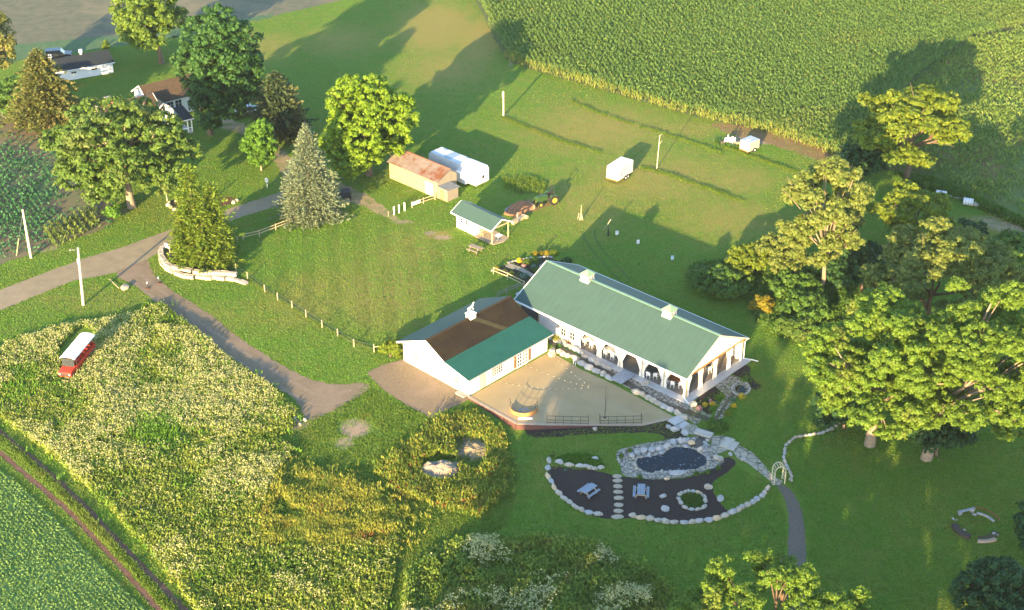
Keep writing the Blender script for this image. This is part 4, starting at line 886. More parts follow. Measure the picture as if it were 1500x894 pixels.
C, U, V = plants(P[kb]+r.normal(size=(int(kb.sum()), 2))*.9, h[kb]*.5+.35, .22, 10, r, .24, .25, .4, .1); stuff('bright_weeds', C, U, V, wbright, 'patches of bright green grassy weeds in the meadow', 'weeds')
def tuft(poly, n, h0, h1, m, name, label, cat, seed, nl=8, wd=.14, size=.22, asp=.22, tilt=.45, thr=None, soft=0, skip=()):
    rr = np.random.default_rng(seed); P = sample(poly, n, seed)
    for cx, cy, ex, ey in skip:
        q_ = np.array([PY(a, b, 0) for a, b in P]); P = P[(((q_[:, 0]-cx)/ex)**2+((q_[:, 1]-cy)/ey)**2) > .5+.7*rr.random(len(P))]
    if soft: P = P+rr.normal(size=P.shape)*soft*rr.random((len(P), 1))
    if thr is not None: P = P[vnoise(P[:, 0], P[:, 1], 1.8, seed)+.25*rr.random(len(P)) > thr]
    C, U, V = plants(P, h0+(h1-h0)*vnoise(P[:, 0], P[:, 1], 1.5, seed+1), wd, nl, rr, size, asp, tilt, .1); return stuff(name, C, U, V, m, label, cat)
BROWN = gl([(392, 722), (420, 695), (490, 703), (560, 733), (594, 765), (560, 800), (450, 806), (396, 795)])
tuft(BROWN, 4200, .15, .6, wg, 'grass_base', 'green weeds mixed into the golden brown grass', 'weeds', 20, soft=1.5)
tuft(BROWN, 6500, .35, .95, wgold, 'dry_grass', 'tall golden brown grass in the lower middle of the meadow', 'grass', 21, thr=.42, soft=1.8)
tuft(BROWN, 260, .4, .8, wred, 'red_weeds', 'rusty red weeds in the golden grass', 'weeds', 22, thr=.75)
GOLD = gl([(552, 690), (600, 652), (648, 615), (690, 604), (735, 640), (745, 690), (735, 728), (700, 755), (640, 742), (586, 722)])
hole = lambda poly, holes: None
P = sample(GOLD, 5600, 23); P = P+np.random.default_rng(4).normal(size=P.shape)*.7*np.random.default_rng(5).random((len(P), 1)); bp = np.array([PY(a, b, 0) for a, b in P]); ok = ~(inside(bp[:, 0], bp[:, 1], [(616, 678), (640, 664), (672, 672), (672, 700), (640, 706), (618, 698)])|inside(bp[:, 0], bp[:, 1], [(664, 642), (690, 634), (712, 640), (714, 668), (700, 690), (672, 680)])); P = P[ok]
for mm, frac, nm, lb, sd in ((wgold, .45, 'golden_weeds', 'golden weeds around the rubble heaps beside the patio', 1), (wlow, .52, 'heap_weeds', 'green weeds around the rubble heaps beside the patio', 2), (wred, .03, 'heap_red_weeds', 'rusty red weeds around the rubble heaps', 3)):
    rr = np.random.default_rng(sd); kk = np.random.default_rng(77).random(len(P)); lo_ = {1: 0, 2: .45, 3: .97}[sd]; S = P[(kk >= lo_) & (kk < lo_+frac)]
    C, U, V = plants(S, .4+.7*vnoise(S[:, 0], S[:, 1], 2, 31), .15, 9, rr, .2, .3, .5, .1); stuff(nm, C, U, V, mm, lb, 'weeds')
SHW = gl([(596, 840), (640, 803), (700, 790), (800, 790), (880, 802), (960, 842), (1010, 900), (1020, 940), (590, 940)])
P = sample(SHW, 6500, 25); h = .4+.8*vnoise(P[:, 0], P[:, 1], 2.5, 26); C, U, V = plants(P, h, .16, 8, r, .19, .4, .7, .08); stuff('shaded_weeds', C, U, V, leafmat('shaded_weed_leaf', (.15, .25, .035), (.24, .32, .06), .5, (.26, .26, .06), patch=.3, f3=.95, k=1.0), 'shaded tall weeds at the bottom edge', 'weeds')
kk = (vnoise(P[:, 0], P[:, 1], 3, 27)+.5*r.random(len(P))) > 1.0; Q = P[kk]; hq = h[kk]; n = len(Q)*7; QQ = np.repeat(Q, 7, 0); C = np.stack([QQ[:, 0]+.18*r.normal(size=n), QQ[:, 1]+.18*r.normal(size=n), np.repeat(hq, 7)+.06+.1*r.normal(size=n)], 1); N = unit(np.stack([.6*r.normal(size=n), .6*r.normal(size=n)-.3, np.ones(n)], 1)); U = unit(np.cross(N, r.normal(size=(n, 3)))); V = np.cross(N, U); s = (.05+.05*r.random(n))[:, None]
stuff('shaded_flowers', C, U*s, V*s, wflow, 'white flower heads over the shaded weeds at the bottom edge', 'flowers')
ROUGH = gl([(440, 622), (470, 606), (545, 572), (600, 602), (640, 616), (690, 590), (745, 640), (760, 700), (745, 770), (700, 790), (640, 803), (590, 860), (580, 900), (560, 900), (575, 830), (594, 765), (560, 733), (490, 703), (430, 690), (410, 650)])
tuft(ROUGH, 8000, .06, .24, wlow, 'rough_grass', 'rough unmown grass between the driveway, heaps and meadow', 'grass', 28, nl=6, size=.10, asp=.3, skip=[(520, 628, 30, 15), (500, 650, 22, 10), (430, 622, 26, 10), (480, 605, 30, 6)])
STRIP = ribbon(gl([(-30, 620), (30, 668), (90, 722), (176, 812), (250, 893), (290, 940)]), .9)
tuft(STRIP, 1500, .15, .45, wlow, 'track_grass', 'grass strip between the two dirt ruts', 'grass', 29, size=.14)
for k, (pts, wd_) in enumerate((([(835, 148), (880, 168), (940, 186), (1000, 205), (1060, 226)], .9), ([(735, 172), (800, 199), (850, 216), (880, 224)], 1.0), ([(938, 246), (960, 250), (1040, 278), (1090, 296)], .9), ([(1060, 216), (1130, 240), (1180, 258)], .8))):
    tuft(ribbon(gl(pts), wd_*.8), 700, .08, .32, wlow, 'long_grass', 'strip of longer grass left unmown across the far lawn', 'grass', 40+k, nl=6, size=.16, asp=.2, thr=.3)
tuft(ribbon(gl([(360, 408), (400, 432), (450, 465), (500, 494), (560, 518)]), .5), 700, .06, .2, wlow, 'fence_grass', 'longer grass along the foot of the wire fence', 'grass', 50, nl=5, size=.12)
tuft(gl([(1010, 395), (1060, 385), (1130, 395), (1180, 400), (1250, 420), (1240, 480), (1190, 500), (1130, 490), (1110, 470), (1095, 440), (1030, 428)]), 5000, .3, 1.0, shrubg, 'thicket_undergrowth', 'green undergrowth filling the thicket behind the pavilion', 'undergrowth', 51, nl=8, wd=.25, size=.2, asp=.5, tilt=.9)
tuft(ribbon(gl([(212, 448), (250, 470), (330, 526), (400, 574)]), .7), 1200, .15, .5, wlow, 'verge_grass', 'weedy verge along the gravel driveway', 'grass', 52, size=.14)

# ------------------------------------------------------------------ pond garden
zA = Z(785, 660, 7.45); zB = Z(970, 670, 7.45); zC = Z(880, 620, 7.45); zD = Z(1080, 590, 6.383); zE = Z(790, 460, 9.933); zF = Z(930, 500, 7.45); zG = Z(860, 560, 7.45); zH = Z(750, 440, 3.99)
MUL = [zA(*p) for p in ((150, 170), (300, 185), (420, 200), (540, 205), (660, 225), (740, 240), (835, 275))]+[zC(*p) for p in ((250, 585), (470, 615), (700, 615), (930, 600), (1100, 555), (1290, 470), (1360, 350))]+\
      [zB(*p) for p in ((830, 50), (700, 180), (540, 270), (560, 400), (680, 560), (735, 590), (640, 660), (500, 700), (330, 730), (130, 725))]+[zA(*p) for p in ((1240, 755), (1060, 735), (960, 752), (740, 748), (580, 700), (430, 625), (300, 530), (200, 415), (125, 290))]
sheet('mulch_bed', gl(MUL), mulch, .012, amp=.06, sm=1, step=.3)
gravw = mat('white_gravel', (.48, .43, .34), (.12, .105, .08), 3.2, .95, .9, 6, lo=.40, hi=.58)
sheet('pond_gravel', gl([zC(*p) for p in ((160, 370), (190, 285), (330, 265), (430, 222), (600, 210), (750, 175), (860, 165), (1000, 150), (1080, 150), (1180, 230), (1240, 330), (1345, 385), (1340, 440), (1230, 500), (1060, 545), (940, 590), (780, 600), (600, 620), (450, 600), (240, 580), (220, 480))]), gravw, .03, amp=.06, step=.3)
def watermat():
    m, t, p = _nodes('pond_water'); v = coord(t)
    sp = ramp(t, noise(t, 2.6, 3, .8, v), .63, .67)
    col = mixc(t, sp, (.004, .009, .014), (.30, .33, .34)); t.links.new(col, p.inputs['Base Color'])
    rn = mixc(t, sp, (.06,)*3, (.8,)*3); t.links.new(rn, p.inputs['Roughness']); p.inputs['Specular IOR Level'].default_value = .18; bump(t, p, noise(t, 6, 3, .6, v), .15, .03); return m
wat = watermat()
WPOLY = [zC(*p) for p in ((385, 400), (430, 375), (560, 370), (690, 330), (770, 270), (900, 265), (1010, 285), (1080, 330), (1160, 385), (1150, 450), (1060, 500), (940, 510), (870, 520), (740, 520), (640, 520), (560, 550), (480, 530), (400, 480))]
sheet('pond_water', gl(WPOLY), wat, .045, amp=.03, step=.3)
sheet('pond_gravel', gl([zF(*p) for p in ((850, 470), (960, 380), (1100, 380), (1200, 440), (1250, 500), (1220, 570), (1140, 590), (1060, 660), (1000, 760), (940, 870), (850, 880), (880, 760), (950, 660), (1000, 590), (930, 540))]), gravw, .020, amp=.06, step=.3)
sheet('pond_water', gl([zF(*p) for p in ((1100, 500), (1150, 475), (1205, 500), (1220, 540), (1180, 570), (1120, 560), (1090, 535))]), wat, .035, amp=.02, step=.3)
streamm = mat('stream_bed', (.035, .03, .022), (.07, .06, .045), 4, .35, .6, 9, spec=.5)
ST = [zH(*p) for p in ((225, 235), (290, 290), (370, 330), (450, 375), (540, 415), (620, 452), (700, 498), (790, 555), (850, 592), (930, 625), (1000, 645), (1080, 672), (1150, 697))]
sheet('stream_gravel', ribbon(gl([zH(*p) for p in ((420, 325), (520, 380), (620, 430), (720, 485), (800, 535), (880, 585), (960, 618), (1040, 650), (1120, 700))]), 2.6), gravw, .012, amp=.08, sm=0, step=.3)
sheet('stream_water', ribbon(gl(ST), .85), streamm, .025, amp=.08, sm=0, step=.3)
sheet('stream_water', ribbon(gl([zF(*p) for p in ((1090, 570), (1010, 650), (960, 740), (900, 830), (860, 880)) ]), .35), streamm, .032, amp=.05, sm=0, step=.3)
sheet('stream_water', ribbon(gl([zC(*p) for p in ((1160, 70), (1130, 150), (1080, 210), (1020, 280))]), 1.0), streamm, .036, amp=.05, sm=0, step=.3)
sheet('mulch_bed', gl([zF(*p) for p in ((640, 650), (880, 480), (930, 530), (920, 580), (880, 680), (860, 760), (830, 800), (760, 780), (690, 720))]), mulch, .016, amp=.05, step=.3)
sheet('mulch_bed', gl([zF(*p) for p in ((1030, 350), (1180, 240), (1270, 290), (1240, 370), (1330, 450), (1390, 490), (1330, 540), (1270, 520), (1220, 420), (1120, 385))]), mulch, .016, amp=.05, step=.3)
# flagstone path with slab steps
flag, t, p = _nodes('flagstone'); v = coord(t)
vo = t.nodes.new('ShaderNodeTexVoronoi'); vo.feature = 'DISTANCE_TO_EDGE'; vo.inputs['Scale'].default_value = 1.15; t.links.new(v, vo.inputs['Vector'])
vc = t.nodes.new('ShaderNodeTexVoronoi'); vc.inputs['Scale'].default_value = 1.15; t.links.new(v, vc.inputs['Vector'])
hs = mixc(t, ramp(t, vc.outputs['Color'], .2, .8), (.42, .35, .25), (.30, .27, .21)); hs = mixc(t, ramp(t, noise(t, 3, 4, .6, v), .35, .7), hs, (.36, .32, .25))
t.links.new(mixc(t, ramp(t, vo.outputs['Distance'], .015, .05), (.06, .07, .03), hs), p.inputs['Base Color']); p.inputs['Roughness'].default_value = .9
bump(t, p, ramp(t, vo.outputs['Distance'], .01, .09), .6, .05)
sheet('flagstone_path', gl([zG(*p) for p in ((900, 445), (1060, 450), (1180, 470), (1290, 560), (1380, 590), (1470, 590))]+[zC(*p) for p in ((1330, 135), (1420, 180), (1490, 240))]+[zD(*p) for p in ((60, 420), (150, 480), (210, 540), (300, 650), (340, 690), (430, 740), (385, 775), (330, 775), (310, 735), (200, 650), (100, 570), (0, 520), (-60, 430))]+[zC(*p) for p in ((1250, 350), (1190, 280), (1210, 190), (1090, 150), (960, 120))]), flag, .05, amp=.05, step=.25, sm=0)
RK = []
def rock_meshes():
    for s in range(10):
        bm = bmesh.new(); bmesh.ops.create_icosphere(bm, subdivisions=3, radius=1); r_ = np.random.default_rng(200+s); pl = [(unit(r_.normal(size=3)), r_.uniform(.55, .85)) for _ in range(9)]
        for v_ in bm.verts:
            p_ = np.array(v_.co)
            for n_, d_ in pl:
                k_ = p_ @ n_-d_
                if k_ > 0: p_ = p_-n_*k_*.92
            p_ = p_*(1+.05*math.sin(p_[0]*5+s)*math.cos(p_[1]*6+s*2)); v_.co = p_
        me = bpy.data.meshes.new('rock'); bm.to_mesh(me); bm.free(); me.polygons.foreach_set('use_smooth', [False]*len(me.polygons)); RK.append(me)
rock_meshes()
rr_ = random.Random(9)
limetan = mat('tan_limestone', (.60, .42, .22), (.50, .40, .28), 2.2, .9, .5, 5)
RM = {}
def rock(px, py, sx, label, group=None, sy=None, sz=None, rz=None, m=None, name='boulder', cat='rock', sink=.25, z=None):
    g = G(px, py); sy = sy or sx*rr_.uniform(.65, .9); sz = sz or sx*rr_.uniform(.6, .8); m = m or rr_.choice([limest, limest, limegrey])
    i = rr_.randrange(10); key = (i, m.name)
    if key not in RM: RM[key] = RK[i].copy(); RM[key].materials.append(m)
    o = bpy.data.objects.new(name, RM[key]); COL.objects.link(o); o.scale = (sx, sy, sz)
    o.location = (g.x, g.y+.3*sz*0, (g.z if z is None else z)+sz*(1-2*sink)*.8); o.rotation_euler = (0, 0, rr_.uniform(0, 6.28) if rz is None else rz); return tag(o, label, cat, group)
ORD = ['first', 'second', 'third', 'fourth', 'fifth', 'sixth', 'seventh', 'eighth', 'ninth', 'tenth', 'eleventh', 'twelfth', 'thirteenth', 'fourteenth', 'fifteenth', 'sixteenth', 'seventeenth', 'eighteenth', 'nineteenth', 'twentieth',
       'twenty-first', 'twenty-second', 'twenty-third', 'twenty-fourth', 'twenty-fifth', 'twenty-sixth', 'twenty-seventh', 'twenty-eighth', 'twenty-ninth', 'thirtieth']
def rockline(pts, f, size, lab, group, var=.2, tans=(), m=None, sz=None):
    P = [f(*p[:2]) for p in pts]
    for i, p in enumerate(P):
        a, b_ = G(*P[max(i-1, 0)]), G(*P[min(i+1, len(P)-1)]); d = b_-a; sp = d.length/(2 if 0 < i < len(P)-1 else 1)
        sx = min(sp*.56, size*1.5) if size else sp*.55
        rock(p[0], p[1], sx*rr_.uniform(.95, 1.12), lab % ORD[i], group, sy=(size or sx)*rr_.uniform(.75, 1.0), sz=(sz or size or sx)*rr_.uniform(.65, .9), rz=math.atan2(d.y, d.x)+rr_.uniform(-.2, .2), m=limetan if i in tans else m)
rockline([(145, 115), (130, 200), (130, 290), (170, 345), (200, 410), (250, 470), (305, 525), (370, 575), (430, 620), (500, 655), (580, 688), (685, 705)], zA, .36, '%s border boulder along the left mulch curve, counted down from its top corner', 'boulders on the left curve of the mulch bed', tans=(2, 4))
rockline([(260, 135), (365, 165), (480, 175), (550, 175), (590, 195), (640, 205), (715, 195)], zA, .36, '%s boulder from the left along the upper edge of the left mulch bed', 'boulders on the upper edge of the left mulch bed')
bot = [zA(*p) for p in ((1060, 720), (1145, 740), (1245, 750), (1335, 770), (1420, 780))]+[zB(*p) for p in ((130, 720), (240, 720), (328, 715), (405, 702), (510, 695), (597, 672), (682, 645), (762, 605), (835, 580), (870, 552), (930, 528), (990, 498), (1035, 458), (1090, 425), (1115, 395), (1150, 340))]
rockline(bot, lambda x, y: (x, y), .40, '%s boulder from the stepping stones along the lower border of the mulch bed', 'boulders on the lower border of the mulch bed', tans=(1, 10))
rockline([(185, 415), (213, 397), (255, 385), (290, 375), (340, 380), (400, 392), (455, 435), (468, 485), (455, 550), (390, 572), (318, 575), (248, 553), (200, 500), (182, 460)], zB, .3, '%s stone of the planted ring, counted clockwise from its left side', 'stones of the planted ring', tans=(5,))
for (x, y), f, s, lb, m_ in (((1385, 505), zA, .42, 'upright oval pale boulder right of the second picnic table', limegrey), ((1410, 645), zA, .50, 'pointed pale boulder below the oval one, right of the second picnic table', limegrey), ((505, 335), zB, .5, 'cream boulder on the mulch edge, upper right of the stone ring', limest),
                         ((635, 460), zB, .5, 'pale boulder at the lawn edge right of the stone ring', limegrey), ((50, 240), zB, .33, 'small orange tan boulder on the mulch below the pond', limetan), ((880, 28), zB, .38, 'white boulder beside the flagstone path right of the pond', limegrey),
                         ((650, 95), zA, .45, 'flat white boulder in the green planting above the left mulch bed', limegrey), ((85, 520), zG, .36, 'pale flat stone in the mulch strip below the patio railings', limest),
                         ((1280, 390), zC, .58, 'tall pale boulder at the right end of the pond', limest), ((1090, 300), zC, .50, 'cream boulder at the upper right edge of the pond water', limest), ((1415, 345), zC, .36, 'small white boulder beside the slab steps right of the pond', limegrey)):
    p = f(x, y); rock(p[0], p[1], s, lb, m=m_)
p = zC(840, 555); rock(p[0], p[1], .95, 'large flat bluish slab rock on the near shore of the pond', sy=.45, sz=.3, rz=0, m=limegrey)
rockline([(340, 365), (395, 330), (470, 310), (560, 305), (640, 285), (725, 260), (795, 215), (865, 205), (920, 200), (990, 230)], zC, .46, '%s large rock from the left along the far shore of the pond', 'rocks on the far shore of the pond', tans=(9,), m=limegrey)
for x, y, lb in ((530, 352, 'low rock in the water below the far shore rocks, left one'), (660, 330, 'low rock in the water below the far shore rocks, right one'), (925, 262, 'squarish rock at the water edge under the far shore rocks')):
    p = zC(x, y); rock(p[0], p[1], .36, lb, m=limegrey)
rr_.seed(4)
for k in range(46):       # cobbles round the pond rim: small, many, alike
    a = k/46*2*math.pi; n_ = len(WPOLY); u = k/46*n_; i = int(u); x = WPOLY[i][0]+(WPOLY[(i+1) % n_][0]-WPOLY[i][0])*(u-i); y = WPOLY[i][1]+(WPOLY[(i+1) % n_][1]-WPOLY[i][1])*(u-i)
    x += (x-982)*.05; y += (y-674)*.09
    rock(x+rr_.uniform(-1, 1), y+rr_.uniform(-1, 1), rr_.uniform(.14, .26), 'small pale cobble on the gravel rim of the large pond', 'cobbles on the rim of the large pond', name='cobble')
for k in range(26):
    a = k/26*2*math.pi; p = zF(1158+95*math.cos(a), 520+72*math.sin(a)); rock(p[0], p[1], rr_.uniform(.12, .2), 'small pale cobble round the little pond beside the pavilion', 'cobbles round the little pond', name='cobble')
# stone blocks between patio and stream, and rocks on the far side of the stream
rockline([zE(290, 560), zE(350, 600), zE(420, 620), zE(520, 650), zE(620, 735), zE(715, 790), zE(830, 845), zE(930, 885), zH(535, 437), zH(570, 458)]+[zF(*p) for p in ((25, 570), (85, 590), (145, 625), (200, 655), (255, 690), (320, 720), (380, 755), (470, 795), (540, 840))], lambda x, y: (x, y), .48, '%s limestone block from the barn along the patio side of the stream', 'limestone blocks on the patio side of the stream', sz=.5)
rockline([zE(360, 440), zE(430, 480), zE(530, 530), zE(610, 575), zE(670, 632), zE(770, 692), zE(860, 745), zE(980, 795)], lambda x, y: (x, y), .45, '%s rock from the barn along the pavilion side of the stream', 'rocks on the pavilion side of the stream')
p = zE(185, 575); o = rock(p[0], p[1]+2, .65, 'largest square limestone block, lower of the two stacked at the barn corner', sy=.55, sz=.42, rz=.8, m=limest); 
p = zE(185, 545); rock(p[0], p[1]+5, .6, 'flat limestone block stacked on top at the barn corner', sy=.52, sz=.25, rz=.8, m=limest, z=.55)
p = zF(110, 470); rock(p[0], p[1], .6, 'single cream boulder in the gravel between stream and pavilion', m=limest)
p = zF(640, 700); rock(p[0], p[1], .55, 'square limestone block under the pavilion down pipe', sy=.5, sz=.4, m=limest)
for (x, y, s, lb) in ((740, 45, .42, 'left'), (810, 75, .62, 'middle'), (915, 110, .58, 'right')):
    p = zC(x, y); rock(p[0], p[1], s, lb+' one of the three boulders at the foot of the patio steps', 'boulders at the foot of the patio steps', m=limegrey)
for k in range(9): 
    p = zC(1150+22*math.sin(k*2.1), 180+k*16); rock(p[0], p[1], rr_.uniform(.15, .28), 'small rock beside the stream outlet into the large pond', 'rocks at the stream outlet', name='cobble')
def stone_slab(f, a, b_, wd, label, zz=.0, th=.16, group=None, m=None):
    p, q = G(*f(*a)), G(*f(*b_)); d = q-p; o = MB().box((0, 0, th/2), (d.length, wd, th)).build('stone_slab', m or mat('slab_stone', (.50, .45, .37), (.40, .37, .31), 2, .9, .4, 7), bevel=.025)
    o.location = ((p.x+q.x)/2, (p.y+q.y)/2, zz); o.rotation_euler = (0, 0, math.atan2(d.y, d.x)); return tag(o, label, 'slab', group)
stone_slab(zC, (1030, 100), (1215, 155), .95, 'long pale stone slab bridging the stream above the pond', .12, .2)
stone_slab(zC, (1345, 270), (1420, 180), 1.0, 'upper left stone slab of the steps right of the pond', .04, .2); stone_slab(zC, (1410, 300), (1480, 215), .75, 'lower right stone slab of the steps right of the pond', .04, .14)
stone_slab(zG, (920, 455), (1030, 395), 1.15, 'upper pale stone slab of the steps at the patio tip', .03, .14, m=mat('pale_slab', (.52, .49, .45), None, 2, .9, .3, 7)); stone_slab(zG, (1005, 500), (1090, 445), .75, 'lower pale stone slab of the steps at the patio tip', .03, .09, m=MATS['pale_slab'])
stone_slab(zH, (605, 485), (690, 432), 1.7, 'grey plank footbridge slab from the patio across the stream to the pavilion', .22, .12, m=greywood)
for k, (x, y) in enumerate(((885, 285), (890, 333), (895, 395), (897, 455), (902, 522), (902, 598), (897, 665), (890, 728))):
    g = G(*zA(x, y)); o = MB().prism([(.52*math.cos(a)*rr_.uniform(.85, 1.1), .34*math.sin(a)*rr_.uniform(.85, 1.1)) for a in np.linspace(0, 2*math.pi, 11)[:-1]], 0, .09).build('stepping_stone', mat('step_stone', (.44, .36, .25), (.34, .29, .21), 3, .9, .4, 7), bevel=.02)
    o.location = g; o.scale = (1.25, 1.15, 1) if k == 7 else (1, 1, 1); tag(o, ORD[k]+' stepping stone counted down from the pond between the two picnic tables', 'stepping stone', 'stepping stones through the mulch bed')
rockline([(1020, 85), (1010, 130), (985, 165), (955, 190), (925, 215), (880, 250), (845, 265), (795, 285), (760, 293), (720, 298), (680, 305), (635, 312), (590, 320), (545, 328), (518, 345), (490, 370), (460, 395), (447, 440), (443, 480), (435, 515), (445, 555), (460, 595), (475, 625), (495, 660), (505, 690), (500, 725)], zD, .25,
         '%s stone of the winding line from the big tree down to the arbor', 'stones of the winding line on the lawn')
g = zF(1385, 480); rock(1198, 547, .35, 'lone white rock on the shaded lawn left of the large trees', m=limegrey)
# arbor
aL, aR = G(*zD(330, 745)), G(*zD(430, 735)); d = aR-aL; ar = thing('arbor', 'pale wooden garden arch over the end of the flagstone path', 'arbor', (aL+aR)/2, math.atan2(d.y, d.x)); hw = d.length/2; arm = mat('arbor_wood', (.50, .46, .32), (.40, .37, .26), 4, .8)
for y in (-.42, .42):
    for s in (-1, 1): MB().box((s*hw, y, .75), (.10, .10, 1.5)).build('post', arm, ar)
    MB().tube([(hw*math.cos(a), y, 1.5+.72*math.sin(a)) for a in np.linspace(0, math.pi, 11)], .06, 5).build('arch', arm, ar)
b = MB()
for a in np.linspace(.2, math.pi-.2, 7): b.box((hw*math.cos(a), 0, 1.55+.72*math.sin(a)), (.06, 1.0, .05))
b.build('slat', arm, ar)
for s in (-1, 1):
    b = MB()
    for z in (.4, .8, 1.2): b.box((s*hw, 0, z), (.04, .8, .05))
    b.build('side_rail', arm, ar)
# picnic tables
def picnic(px, py, rz, label, m, frame):
    g = G(px, py); t = thing('picnic_table', label, 'picnic table', (g.x, g.y, g.z+.012), rz)
    b = MB()
    for k in range(5): b.box((0, -.32+k*.16, .74), (1.85, .14, .045))
    b.build('tabletop', m, t)
    for s in (-1, 1):
        b = MB()
        for k in (0, 1): b.box((0, s*(.62+k*.15), .45), (1.85, .135, .045))
        b.build('bench', m, t)
        for y in (-1, 1): MB().bar((s*.62, y*.60, 0), (s*.62, y*.22, .72), .09, .045).build('leg', frame, t)
        MB().box((s*.62+.05, 0, .40), (.045, 1.5, .09)).build('cross_beam', frame, t)
        MB().bar((s*.57, 0, .42), (s*.15, 0, .70), .05).build('brace', frame, t)
    return t
bluewood = mat('blue_grey_wood', (.26, .31, .36), (.20, .24, .28), 6, .75, .2, 10)
d = G(*zA(630, 400))-G(*zA(500, 490)); picnic(*zA(575, 475), math.atan2(d.y, d.x), 'blue grey picnic table set askew on the left mulch bed', bluewood, lightwood)
d = G(*zA(1152, 390))-G(*zA(1145, 520)); picnic(*zA(1146, 488), math.atan2(d.y, d.x), 'blue grey picnic table right of the stepping stones', bluewood, lightwood)
zS = Z(650, 270, 7.45); d = G(*zS(430, 715))-G(*zS(310, 670)); picnic(*zS(345, 735), math.atan2(d.y, d.x), 'weathered brown picnic table on the lawn in front of the small porch shed', wood, wood)
# low ring on the shaded lawn
rc_ = G(1430, 772); ringR = lambda a, r: Vector((rc_.x+r*math.cos(R(a)), rc_.y+r*math.sin(R(a)), 0))
def arc(name, label, cat, a0, a1, r0, r1, h, m, z0=0):
    n = 14; A = np.linspace(R(a0), R(a1), n); v = []; f = []
    for a in A:
        for rr2, z in ((r0, z0), (r1, z0), (r1, h), (r0, h)): v.append((rr2*math.cos(a), rr2*math.sin(a), z))
    for i in range(n-1):
        for k in range(4): f.append((i*4+k, i*4+(k+1) % 4, i*4+4+(k+1) % 4, i*4+4+k))
    f += [(0, 1, 2, 3), tuple(4*(n-1)+k for k in (3, 2, 1, 0))]
    o = MB().add(v, f).build(name, m); o.location = (rc_.x, rc_.y, 0); return tag(o, label, cat)
z7 = Z(1370, 730, 11.18)
arc('curved_wall', 'low dark curved wall on the left side of the ring on the shaded lawn', 'wall', 178, 238, 1.9, 2.5, .4, mat('dark_timber', (.05, .042, .036), (.08, .06, .05), 5, .9, .4, 8))
arc('curved_bench', 'pale grey curved bench on the upper right of the ring', 'bench', 15, 75, 1.75, 2.0, .4, limegrey, .28)
arc('rusty_hoop', 'rusty metal hoop leaning behind the pale curved bench', 'hoop', 2, 82, 2.3, 2.36, .75, mat('rust', (.22, .08, .04), (.16, .06, .035), 6, .8), .66)
arc('curved_wall', 'low tan stone curb at the near side of the ring', 'wall', 258, 302, 2.3, 2.6, .28, mat('tan_curb', (.42, .32, .24), (.34, .26, .20), 4, .9, .3, 8))
arc('planting_bed', 'brown planted bed behind the tan curb of the ring', 'bed', 262, 335, 1.55, 2.28, .1, mat('bed_brown', (.10, .075, .04), (.07, .08, .03), 4, .95, .6, 8))
p, q = G(*z7(370, 280)), G(*z7(640, 215)); t = thing('plank_bench', 'grey plank bench resting on white stones at the far left of the ring', 'bench', p, math.atan2((q-p).y, (q-p).x)); L = (q-p).length
MB().box((L/2, 0, .42), (L, .3, .07)).build('seat', greywood, t)
for x in (.25, L-.3): MB().box((x, 0, .19), (.3, .28, .38)).build('leg', limegrey, t)
for x, y, s, lb in ((290, 330, .2, 'white stone at the left corner of the ring, under the plank bench end'), (345, 350, .15, 'small white stone inside the left corner of the ring'), (640, 265, .25, 'white block under the far end of the plank bench'), (470, 545, .18, 'white stone on the dark curved wall of the ring'), (535, 610, .22, 'white stone at the lower end of the dark curved wall'), (955, 575, .24, 'white stone at the lower right of the ring'), (1015, 600, .16, 'small mossy stone at the lower right edge of the ring')):
    p = z7(x, y); rock(p[0], p[1]+1, s, lb, m=limegrey, z=.25 if (x, y) in ((470, 545),) else None)
# shrubs, perennials of the two gardens
def tuftplant(px, py, w_, h_, m, label, cat='plant', n=160, seed=0, name='perennial', size=.09, group=None):
    g = G(px, py); r_ = np.random.default_rng(seed+int(px*7+py)); t = thing(name, label, cat, g, 0, group)
    d = rnd_dirs(n, r_); d[:, 2] = np.abs(d[:, 2]); C = d*np.array([w_, w_, h_])*(.55+.45*r_.random((n, 1))); N = unit(d+.6*r_.normal(size=d.shape)); U = unit(np.cross(N, r_.normal(size=d.shape))); V = np.cross(N, U); s = size*(.7+.6*r_.random((n, 1)))
    cards('foliage', C, U*s, V*s*.6, m, t); MB().cyl((0, 0, -.05), (0, 0, h_*.6), .03, n=5).build('stem', bark, t); return t
yflow = leafmat('yellow_flower', (.60, .42, .02), (.72, .55, .05), .3); pinkf = leafmat('pink_flower', (.50, .22, .22), (.60, .40, .36), .3); hosta = leafmat('blue_hosta', (.10, .20, .13), (.18, .27, .18), .3)
for x, y, w_, h_, m_, lb in ((765, 700, .38, .4, yflow, 'yellow flowered plant in the mulch by the pavilion corner, left one'), (850, 695, .42, .45, yflow, 'larger yellow flowered plant in the mulch right of the first one'), (1165, 610, .5, .5, yflow, 'orange yellow flower mound below the little pond'), (1078, 715, .4, .45, yflow, 'golden flower mound at the lawn edge of the creek'), (905, 630, .5, .6, brightg, 'bright green leafy plant in the mulch by the pavilion end'),
                             (845, 745, .45, .4, brightg, 'green plant below the yellow flowers by the pavilion corner'), (780, 655, .3, .4, darkleaf, 'dark green plant above the yellow flowers by the pavilion corner'), (1215, 430, .75, .6, brightg, 'bright green clump above the little pond'), (1065, 645, .4, .3, hosta, 'pale blue green hosta beside the creek'), (880, 675, .35, .25, hosta, 'pale blue green plant between the yellow flowers and the creek'), (825, 665, .25, .4, pinkf, 'pink white flower stem near the pavilion corner'), (705, 745, .45, .5, pinkf, 'pinkish ornamental grass beside the limestone block'), (1010, 800, .45, .7, olive, 'yellow green grass clump along the creek')):
    p = zF(x, y); tuftplant(p[0], p[1], w_, h_, m_, lb)
